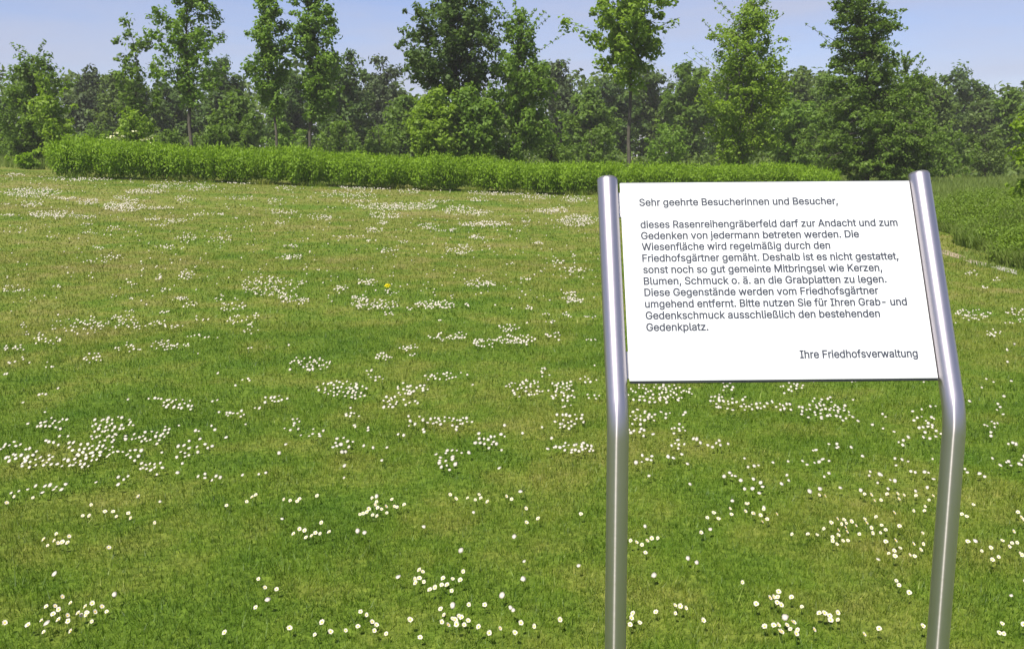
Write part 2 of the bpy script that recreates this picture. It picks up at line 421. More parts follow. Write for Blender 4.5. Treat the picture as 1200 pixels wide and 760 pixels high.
def tree(name, label, cat, group, px, Y, profile, leaf, seed, trunk_px=5, limbs=55, clumps=6, n_per=16, leaf_len=0.24, clump_r=0.42,
         bark_mat=None, stems=1, spray=0.0, base=None, dev=0.33, lift=0.45, upright=0.0, shell=0.6, squash=0.8):
    """profile: (y, x_left, x_right) rows of the crown's outline, top to bottom, turned into metres at distance Y"""
    rg = np.random.default_rng(seed)
    prof = sorted([(at(px, y, Y)[2], at(xl, y, Y)[0], at(xr, y, Y)[0]) for (y, xl, xr) in profile])
    zz = np.array([p[0] for p in prof]); xl = np.array([p[1] for p in prof]); xr = np.array([p[2] for p in prof])
    bx = at(px, 180, Y)[0]; bz = float(ground_z(bx, Y))
    root = empty(name, (bx, Y, bz)); tag(root, label, cat, group)
    o0 = np.array([bx, Y, bz])
    ztop, zbot = zz[-1], max(zz[0], bz + 0.15)
    rt = trunk_px * 0.36 * Y / FPX
    wood = Wood()
    def axis(z):
        cx = np.interp(z, zz, (xl + xr) / 2); t = smooth(zbot - 0.2, zbot + (ztop - zbot) * 0.5, z)
        return bx * (1 - t) + cx * t, Y
    # trunks
    lean = [(0, 0)] if stems == 1 else [(math.cos(a) * 0.35, math.sin(a) * 0.35) for a in rg.uniform(0, 6.28, stems)]
    for lx, ly in lean:
        zs = np.linspace(bz - 0.1, bz + (ztop - bz) * 0.94, 9)
        pts = []
        for i, z in enumerate(zs):
            f = (z - bz) / (ztop - bz); ax, ay = axis(z)
            pts.append((ax + lx * f * (ztop - bz) * 0.3 + rg.normal() * 0.05 * (i > 0), ay + ly * f * (ztop - bz) * 0.3 + rg.normal() * 0.05, z))
        rr = [max(0.012, rt * (1.15 if i == 0 else 1) * (1 - 0.9 * (max(0, i) / 8) ** 1.2)) for i in range(9)]
        wood.add(np.array(pts), rr, 8)
    # limbs
    wts = np.maximum((xr - xl), 0.02)
    zg = np.linspace(zbot, ztop, 80); wg = np.interp(zg, zz, wts) ** 1.35 + 0.02
    cdf = np.cumsum(wg); cdf /= cdf[-1]
    C, Rr, SC = [], [], []
    for i in range(limbs):
        zt = np.interp((i + rg.random()) / limbs, cdf, zg)
        hwl = np.interp(zt, zz, bx - xl) ; l_, r_ = np.interp(zt, zz, xl), np.interp(zt, zz, xr)
        cx, cy = axis(zt); ang = rg.uniform(0, 2 * math.pi); hw = (r_ - l_) / 2; mid = (l_ + r_) / 2
        rho = (shell + (1 - shell) * rg.random() ** 0.6) if rg.random() > 0.22 else rg.random() * shell
        rho *= 1 + rg.normal() * dev * 0.3
        tip = np.array([mid + math.cos(ang) * hw * rho, Y + math.sin(ang) * hw * rho, zt])
        dist = np.linalg.norm(tip[:2] - np.array([cx, cy]))
        zs = max(bz + 0.1 * (zbot - bz) + 0.05, zt - dist * lift - 0.3); ax, ay = axis(zs)
        st = np.array([ax, ay, min(zs, ztop - 0.2)])
        m1 = st * 0.55 + tip * 0.45 + np.array([0, 0, 0.10 * dist]) + rg.normal(size=3) * 0.06
        rb = max(0.012, rt * 0.28 * (1 - 0.6 * (zt - bz) / (ztop - bz)))
        wood.add(np.array([st, m1, tip]), [rb, rb * 0.6, 0.008], 4)
        k = max(2, int(clumps * (0.6 + 0.8 * rg.random())))
        ts = rg.uniform(0.42, 1.05, k)
        for t in ts:
            q = (st * (1 - t) + tip * t) if t > 0.5 else (st * (1 - t) + m1 * t)
            q = q + rg.normal(size=3) * dev * 0.5 * (0.4 + clump_r)
            C.append(q); Rr.append(clump_r * rg.uniform(0.55, 1.25) * (0.75 if t > 0.9 else 1))
    for _ in range(int(spray)):                         # thin whips that stick out of the top of the crown
        zt = ztop - rg.random() ** 1.4 * (ztop - zbot) * 0.45
        cx, cy = axis(zt); hw = np.interp(zt, zz, (xr - xl) / 2) * rg.uniform(1.05, 1.7) + 0.15; ang = rg.uniform(0, 6.28)
        mid = np.interp(zt, zz, (xl + xr) / 2)
        tip = np.array([mid + math.cos(ang) * hw, Y + math.sin(ang) * hw, zt + rg.uniform(0.2, 0.8)]); st = np.array([cx, cy, zt - 0.5 * hw])
        wood.add(np.array([st, (st + tip) / 2 + [0, 0, .1], tip]), [0.014, 0.010, 0.006], 4)
        for t in np.linspace(0.35, 1, 6):
            SC.append(st * (1 - t) + tip * t + [0, 0, .06])
    C = np.array(C); Rr = np.array(Rr)
    C[:, 2] = np.maximum(C[:, 2], bz + 0.2)
    v, tint = leaf_quads(C, Rr, n_per, leaf_len, leaf_len * 0.62, rg, upright=upright, squash=squash)
    if SC:
        v2, t2 = leaf_quads(np.array(SC), np.full(len(SC), 0.11 * leaf_len / .2), 5, leaf_len * .85, leaf_len * .5, rg)
        v = np.concatenate([v, v2]); tint = np.concatenate([tint, t2])
    tr_ = wood.build('trunk', bark_mat or M_BARK, root)
    for me_o in (tr_,):
        me_o.data.transform(Matrix.Translation((-bx, -Y, -bz)))
    cr = mesh_np('crown', v - o0, quads(len(v) // 4), leaf, root, tint)
    return root

# ------------------------------------------------------------------ the low hedge
def make_hedge():
    rg = np.random.default_rng(21)
    seg = np.linalg.norm(np.diff(HB, axis=0), axis=1); s = np.concatenate([[0], np.cumsum(seg)])
    V, T = [], []
    for row, depth in enumerate((0.75, 1.75, 2.7)):
        pos = np.arange(0.5 + 0.35 * row, s[-1] - 0.3, 0.86)
        for q in pos:
            q = q + rg.normal() * 0.18
            x = np.interp(q, s, HB[:, 0]); y = np.interp(q, s, HB[:, 1]) + depth + rg.normal() * 0.12
            g = float(ground_z(x, y)); end = min(q, s[-1] - q); e = 0.72 + 0.28 * min(1, max(0, end) / 1.3)
            h = rg.uniform(1.16, 1.38) * e * (1 + 0.06 * math.sin(q * 0.9) + 0.04 * math.sin(q * 2.3)) * np.interp(q, [0, 12, 21, 33], [1.01, 0.96, 0.87, 0.78]); r = rg.uniform(0.54, 0.78)
            n = 2300 if row == 0 else 1300
            # shoots fan out from the plant's foot
            ns = 130; si = rg.integers(0, ns, n)                # shoots, each with its own leaves along it
            saz, ssp, sh = rg.uniform(0, 2 * np.pi, ns), rg.random(ns) ** 0.45, rg.uniform(0.78, 1.08, ns)
            az = saz[si] + rg.normal(size=n) * 0.16; tp = rg.random(n) ** 0.6 * sh[si]; spread = np.clip(ssp[si] + rg.normal(size=n) * 0.09, 0, 1.15)
            zrel = tp
            prof = r * np.sqrt(np.clip(1 - ((np.minimum(zrel, 1.0) - 0.66) / 0.70) ** 2, 0.03, 1))
            px_ = x + np.cos(az) * spread * prof; py_ = y + np.sin(az) * spread * prof; pz_ = g + 0.06 + zrel * h
            pz_ = pz_ + rg.normal(size=n) * 0.03 + (zrel > 0.85) * rg.random(n) ** 2 * 0.16
            p = np.stack([px_, py_, pz_], -1)
            out = np.stack([np.cos(az) * spread, np.sin(az) * spread, np.full(n, 0.35)], -1)
            nrm = out + rg.normal(size=(n, 3)) * 0.5; nrm /= np.linalg.norm(nrm, axis=1)[:, None]
            ref = np.stack([np.cos(az) * 0.5, np.sin(az) * 0.5, np.full(n, 1.1)], -1) + rg.normal(size=(n, 3)) * 0.4
            a = ref - nrm * np.sum(ref * nrm, 1)[:, None]; a /= np.linalg.norm(a, axis=1)[:, None] + 1e-9
            b = np.cross(nrm, a); L = (rg.uniform(0.035, 0.075, n))[:, None]; W = (rg.uniform(0.017, 0.034, n))[:, None]
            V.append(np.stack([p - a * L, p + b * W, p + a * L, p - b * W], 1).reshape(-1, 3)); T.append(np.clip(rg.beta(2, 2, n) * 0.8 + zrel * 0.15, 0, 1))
    off = np.array((HB[3][0], HB[3][1] + 1.2, float(ground_z(HB[3][0], HB[3][1]))))
    V = np.concatenate(V) - off; T = np.concatenate(T)
    o = mesh_np('hedge', V, quads(len(V) // 4), M_HEDGE, None, T); o.location = off
    tag(o, 'long low bright green hedge of bushy shrubs along the far end of the lawn', 'hedge')
make_hedge()

# ------------------------------------------------------------------ tall meadow and rough field
def make_meadow():
    rg = rng
    N = 230000
    y = 12.0 + 40 * rg.random(N) ** 1.5; x = edge_x(y) + 0.05 + 22 * rg.random(N) ** 1.6
    k = (x < y * 0.66 + 3.5); x, y = x[k], y[k]; n = len(x)
    dx = x - edge_x(y)
    big = 0.5 + 0.5 * np.sin(x * 1.3 + np.sin(y * 0.9) * 2) * np.sin(y * 0.8 + x * 0.3)
    h = (0.28 + 0.42 * smooth(0.0, 1.5, dx)) * (0.55 + 0.6 * rg.random(n)) * (0.8 + 0.35 * big)
    h = h * (1 - 0.25 * smooth(20, 40, y))
    pn = 1000; py_ = rng.uniform(12.4, 16.2, pn); pxx = edge_x(py_) + rng.normal(size=pn) * 0.25 - 0.15     # short grass creeping over the path
    pk = np.sin(py_ * 7.3) + 0.5 * np.sin(py_ * 17 + 1) > -0.2
    x, y = np.concatenate([x, pxx[pk]]), np.concatenate([y, py_[pk]]); h = np.concatenate([h, rng.uniform(.03, .10, pk.sum())]); n = len(x)
    o = blades('tall_grass', x, y, h, 0.008 + 0.0007 * y, rg.uniform(0.1, 0.6, n), M_MEADOW, np.clip(rg.beta(2, 2, n) + 0.12 * (rg.random(n) < .2), 0, 1), bend=True)
    tag(o, 'tall rough meadow grass on the right behind the right post', 'tall grass', kind='stuff')
    # leafy weeds along its front
    K = 1900
    y = 12.4 + 14 * rg.random(K) ** 1.5; x = edge_x(y) + 0.12 + 4.5 * rg.random(K) ** 1.3
    hh = rg.uniform(0.1, 0.72, K) * (0.45 + 0.55 * smooth(0, 1.2, x - edge_x(y)))
    c = np.stack([x, y, ground_z(x, y) + hh], -1)
    v, t = leaf_quads(c, rg.uniform(0.10, 0.24, K), 44, 0.055, 0.028, rg, flat=0.6, upright=.6)
    o = mesh_np('weeds', v, quads(len(v) // 4), M_WEED, tint=t)
    tag(o, 'leafy green weeds along the edge of the meadow on the right', 'weeds', kind='stuff')
    # rough field behind the hedge
    N = 46000
    y = 44.5 + 42 * rg.random(N) ** 1.4; x = rg.uniform(-1, 1, N) * (y * 0.66 + 4)
    h = rg.uniform(0.25, 0.6, N)
    o = blades('field_grass', x, y, h, 0.045 + 0 * x, rg.uniform(0.1, 0.5, N), M_MEADOW, np.clip(rg.beta(2, 2, N) + .1, 0, 1), bend=False)
    tag(o, 'rough grass of the field behind the hedge under the trees', 'grass', kind='stuff')
make_meadow()

# ------------------------------------------------------------------ trees
NEAR = 'trees behind the hedge'
tree('broadleaf_tree', 'tall light green slim-trunked tree left of the close pair, rising out of the picture', 'tree', NEAR, 224, 50,
     [(-62, 212, 232), (-30, 196, 250), (5, 178, 266), (40, 168, 270), (75, 172, 268), (98, 185, 258), (118, 205, 240)], M_LIGHT, 101, 6.5, 84, 6, 15, .21, .36)
tree('broadleaf_tree', 'narrow wispy leaning tree with dark outer twigs, left of the tall light green tree', 'tree', NEAR, 160, 54,
     [(18, 142, 156), (40, 134, 172), (60, 138, 182), (85, 132, 192), (115, 134, 190), (150, 140, 184)], M_MID, 102, 4, 36, 5, 14, .24, .36)
tree('broadleaf_tree', 'slim light green tree, left one of the pair standing close together', 'tree', NEAR, 324, 50,
     [(-22, 306, 326), (10, 296, 336), (45, 288, 338), (80, 288, 338), (110, 298, 336), (134, 314, 332)], M_LIGHT, 103, 5, 56, 7, 17, .21, .34)
tree('broadleaf_tree', 'light green tree with the wider crown, right one of the pair standing close together', 'tree', NEAR, 364, 51,
     [(-45, 346, 366), (-15, 338, 384), (25, 336, 396), (60, 338, 404), (95, 344, 406), (118, 352, 396), (138, 362, 386)], M_LIGHT, 104, 5.5, 80, 7, 17, .21, .37)
tree('maple_tree', 'broad dark green maple with its crown against the blue sky left of the slender tree', 'tree', NEAR, 538, 50,
     [(-30, 515, 555), (-10, 496, 575), (15, 480, 588), (38, 466, 594), (62, 458, 596), (80, 470, 592), (97, 486, 580), (110, 520, 555)], M_DARK, 105, 6, 105, 7, 20, .24, .42)
tree('broadleaf_tree', 'slender green tree with whippy top and leaves down to the hedge, beside the maple', 'tree', NEAR, 602, 49,
     [(10, 600, 614), (35, 588, 630), (60, 576, 640), (90, 568, 648), (125, 562, 652), (160, 568, 645), (186, 585, 622)], M_LIGHT, 106, 5, 105, 7, 19, .2, .36, spray=16)
tree('maple_tree', 'yellow-green tree on a bare straight trunk above the left post of the sign', 'tree', NEAR, 738, 47,
     [(-55, 720, 760), (-30, 698, 778), (0, 682, 790), (25, 668, 792), (45, 664, 786), (62, 684, 770), (78, 704, 756), (92, 722, 746)], M_YELLOW, 107, 7, 78, 6, 18, .25, .40)
tree('birch_tree', 'feathery light green birch with two thin trunks above the white board', 'tree', NEAR, 868, 49,
     [(-8, 884, 898), (18, 848, 906), (45, 830, 914), (75, 824, 922), (105, 820, 928), (135, 824, 926), (160, 832, 916), (184, 846, 900)], M_YELLOW, 108, 4.5, 165, 7, 20, .17, .40, M_BARK_GREY, stems=2, spray=22)
tree('layered_tree', 'dense deep green tree with drooping layered boughs, tall above the right half of the board', 'tree', NEAR, 1018, 46,
     [(-60, 1000, 1026), (-25, 984, 1042), (10, 972, 1050), (50, 968, 1056), (85, 976, 1052), (115, 968, 1072), (145, 958, 1092), (172, 946, 1106), (190, 950, 1102), (206, 966, 1088)], M_MID, 109, 6, 270, 8, 22, .16, .36, spray=18, lift=-0.22, squash=0.45)
tree('broadleaf_tree', 'thin sparse yellowish tree close on the right of the dense layered tree', 'tree', NEAR, 1060, 51,
     [(72, 1056, 1068), (90, 1040, 1084), (115, 1034, 1096), (150, 1036, 1100), (182, 1046, 1092)], M_MID, 110, 4, 62, 6, 17, .19, .36, spray=30)
tree('broadleaf_tree', 'rounded dark green tree with twiggy top at the far left edge of the lawn', 'tree', NEAR, 40, 52,
     [(64, 32, 50), (78, 14, 64), (100, 2, 76), (125, -4, 80), (150, -2, 78), (178, 10, 70)], M_MID, 111, 5, 80, 7, 19, .21, .42, spray=9)
tree('shrub', 'bright light green shrub in front of the rounded dark tree at the far left', 'shrub', NEAR, 60, 47,
     [(106, 50, 66), (120, 38, 80), (140, 34, 86), (160, 40, 84), (176, 48, 76)], M_YELLOW, 112, 3, 30, 5, 14, .22, .34, spray=6)
tree('broadleaf_tree', 'light green leafy tree cut off by the right edge of the picture', 'tree', NEAR, 1212, 22,
     [(110, 1204, 1230), (140, 1192, 1240), (170, 1187, 1245), (200, 1186, 1245), (225, 1190, 1240), (245, 1200, 1230)], M_YELLOW, 113, 6, 44, 5, 15, .12, .2)

def elder():
    r = tree('elder_shrub', 'elder shrub dotted with creamy white blossom left of the tall light green tree', 'shrub', NEAR, 160, 47,
         [(130, 150, 166), (140, 138, 180), (152, 136, 186), (166, 142, 182)], M_YELLOW, 114, 3, 26, 4, 13, .2, .3)
    rg = np.random.default_rng(5); K = 26
    c = np.stack([rg.uniform(-1.0, 1.0, K), rg.uniform(-1.1, -0.2, K), rg.uniform(0.9, 1.9, K)], -1)
    v, t = leaf_quads(c, np.full(K, .13), 9, .11, .09, rg, flat=1.5, squash=.35)
    mesh_np('blossom', v, quads(len(v) // 4), M_BLOSSOM, r, t)
elder()

WOOD = 'trees of the wood behind'
def bg(label, px, Y, top, hw, leaf, seed, bottom=188, sk=0.0, name='woodland_tree', round_=1.0, limbs=58, spray=0):
    H = bottom - top
    rows = [(top, px - hw * .22 + sk, px + hw * .22 + sk), (top + H * .12, px - hw * .62 * round_ + sk * .8, px + hw * .62 * round_ + sk * .8), (top + H * .32, px - hw * .95 + sk * .4, px + hw * .95 + sk * .4),
            (top + H * .55, px - hw, px + hw), (top + H * .8, px - hw * .9, px + hw * .9), (bottom - 4, px - hw * .6, px + hw * .6)]
    k = Y / 50.0
    return tree(name, label, 'tree', WOOD, px, Y, rows, leaf, seed, 4, limbs, 8, 18, .24 * k ** .8, .46 * k ** .8, spray=spray)
bg('dark pine-like tree between the rounded far-left tree and the leaning wispy tree', 104, 86, 80, 27, M_PINE, 201, name='pine_tree', round_=.7, spray=6)
bg('mid green tree in the wood right behind the wispy leaning tree', 146, 80, 84, 36, M_WOOD, 202)
bg('dark tree in the wood behind the trunk of the tall light green tree', 204, 84, 92, 40, M_DARK, 203)
bg('dark green tree in the wood showing right of the tall light green crown', 258, 82, 68, 28, M_DARK, 204, spray=5)
bg('grey-green bushy tree standing low between the tall light green tree and the pair', 276, 66, 112, 34, M_MID, 205)
bg('dark tree filling the gap between the two trunks of the pair', 344, 80, 84, 44, M_DARK, 206)
bg('dark green tree joining the right side of the wider crown of the pair', 404, 76, 62, 30, M_DARK, 207)
bg('dark pine with an open top in the wood left of the dark maple', 446, 88, 72, 36, M_PINE, 208, name='pine_tree', round_=.9, spray=10)
bg('low mid green tree below the left edge of the dark maple crown', 478, 66, 112, 32, M_MID, 209)
bg('light green bushy tree under the left half of the dark maple crown', 510, 47, 108, 28, M_YELLOW, 210)
bg('light green bushy tree under the right half of the dark maple crown', 554, 48, 102, 30, M_LIGHT, 211)
bg('dark pointed tree in the wood right of the slender whippy tree', 656, 88, 74, 26, M_PINE, 212, name='pine_tree', round_=.7, spray=5)
bg('light green rounded tree in the wood left of the bare straight trunk', 690, 70, 104, 34, M_MID, 213)
bg('dark tree in the wood right behind the bare straight trunk', 722, 92, 88, 34, M_DARK, 214)
bg('pale green tree in the wood just right of the bare straight trunk', 764, 94, 76, 30, M_WOOD, 215)
bg('mid green tree in the wood left of the feathery birch', 806, 78, 70, 34, M_MID, 216)
bg('dark tree in the wood behind the feathery birch', 856, 90, 74, 42, M_DARK, 217)
bg('dark rounded tree in the wood between the feathery birch and the dense layered tree', 934, 84, 77, 32, M_WOOD, 218)
bg('low light green tree at the right foot of the feathery birch', 928, 60, 112, 36, M_LIGHT, 219)
bg('mid green tree half hidden on the left of the dense layered tree', 974, 76, 86, 34, M_MID, 220)
bg('mid green tree behind the thin sparse yellowish tree', 1084, 72, 88, 36, M_WOOD, 221)
bg('round domed dark tree standing clear above the wood at the right', 1130, 92, 77, 36, M_DARK, 222)
bg('low dark tree in the wood right of the round domed tree', 1162, 88, 116, 30, M_WOOD, 223)
bg('small pointed dark green tree near the right edge of the picture', 1186, 74, 104, 18, M_MID, 224, round_=.6)
bg('dark tree of the wood at the right edge of the picture', 1222, 86, 120, 32, M_DARK, 225)
bg('dark tree of the wood at the left edge of the picture', -22, 78, 78, 38, M_DARK, 226)

UND = 'bushes in front of the wood'
def bush(label, px, Y, top, hw, leaf, seed, bottom=190):
    H = bottom - top
    rows = [(top, px - hw * .4, px + hw * .4), (top + H * .2, px - hw * .8, px + hw * .8), (top + H * .5, px - hw, px + hw), (bottom - 2, px - hw * .9, px + hw * .9)]
    return tree('bush', label, 'bush', UND, px, Y, rows, leaf, seed, 2.5, 30, 5, 14, .22, .38, stems=2)
bush('rounded light green bush at the foot of the pair of trunks', 333, 57, 141, 24, M_LIGHT, 301)
bush('grey-green bush left of the trunk of the tall light green tree', 204, 58, 152, 30, M_MID, 302)
bush('dark green bush right of the trunk of the tall light green tree', 256, 56, 148, 30, M_MID, 303)
bush('mid green bush right of the pair of trunks', 402, 58, 142, 30, M_MID, 304)
bush('mid green bush below the open topped pine', 446, 56, 150, 30, M_MID, 305)
bush('low green bush at the left foot of the slender whippy tree', 560, 54, 156, 28, M_LIGHT, 306)
bush('dark green bush at the right foot of the slender whippy tree', 648, 56, 152, 34, M_MID, 307)
bush('light green bush left of the foot of the bare straight trunk', 696, 58, 148, 28, M_MID, 308)
bush('light green bush right of the foot of the bare straight trunk', 784, 60, 146, 32, M_LIGHT, 309)
bush('mid green bush at the left foot of the dense layered tree', 962, 54, 148, 34, M_MID, 310, 194)
bush('green bush at the right foot of the dense layered tree', 1108, 54, 150, 34, M_MID, 311, 198)
bush('dark bush in front of the low dark tree near the right edge', 1158, 58, 150, 32, M_WOOD, 312, 196)
bush('dark green bush under the pine between the rounded tree and the elder', 110, 58, 146, 30, M_MID, 313)
bush('low dark bush just left of the elder with creamy blossom', 20, 58, 152, 26, M_MID, 314)
tree('small_shrub', 'small round bright green shrub just beyond the left end of the hedge', 'shrub', None, 30, 44,
     [(180, 22, 36), (186, 17, 44), (192, 17, 44), (196, 20, 40)], M_HEDGE, 315, 1.5, 16, 4, 26, .14, .2, stems=2)

def make_far():
    rg = np.random.default_rng(77)
    K = 2600
    x = rg.uniform(-95, 95, K); y = rg.uniform(98, 122, K)
    h = rg.random(K) ** 0.8 * (8.0 + 1.6 * np.sin(x * 0.21) + 1.1 * np.sin(x * 0.53 + 1))
    c = np.stack([x, y, ground_z(x, y) + 0.3 + h], -1)
    v, t = leaf_quads(c, rg.uniform(.8, 1.6, K), 20, .75, .5, rg)
    o = mesh_np('far_woods', v, quads(len(v) // 4), M_WOOD, tint=t)
    tag(o, 'solid dark mass of the wood behind all the single trees', 'woods', kind='stuff')
    K = 1500
    x = rg.uniform(-62, 62, K); y = rg.uniform(60, 82, K)
    c = np.stack([x, y, ground_z(x, y) + rg.random(K) * (1.6 + .8 * np.sin(x * .4))], -1)
    v, t = leaf_quads(c, rg.uniform(.4, .9, K), 22, .36, .22, rg)
    o = mesh_np('undergrowth', v, quads(len(v) // 4), M_WOOD, tint=t)
    tag(o, 'dark tangled undergrowth at the foot of the wood', 'undergrowth', kind='stuff')
make_far()

# ------------------------------------------------------------------ light summer haze over the whole place
def make_haze():
    m = bpy.data.materials.new('haze'); m.use_nodes = True; n = m.node_tree.nodes; l = m.node_tree.links
    n.remove(n['Principled BSDF']); v = n.new('ShaderNodeVolumePrincipled')
    v.inputs['Color'].default_value = (0.95, 0.93, 0.9, 1); v.inputs['Density'].default_value = HAZE
    v.inputs['Anisotropy'].default_value = 0.0
    l.new(v.outputs[0], n['Material Output'].inputs['Volume'])
    bm = bmesh.new(); bmesh.ops.create_cube(bm, size=1)
    x0, x1, y0, y1, z0, z1 = -2600, 2600, -700, 3600, -1.2, 19.5
    bmesh.ops.scale(bm, verts=bm.verts, vec=(x1 - x0, y1 - y0, z1 - z0)); bmesh.ops.translate(bm, verts=bm.verts, vec=((x0 + x1) / 2, (y0 + y1) / 2, (z0 + z1) / 2))
    o = obj_bm('haze', bm, m); tag(o, 'thin pale summer haze that softens the far trees', 'haze', kind='stuff')
HAZE = 0.00055
make_haze()

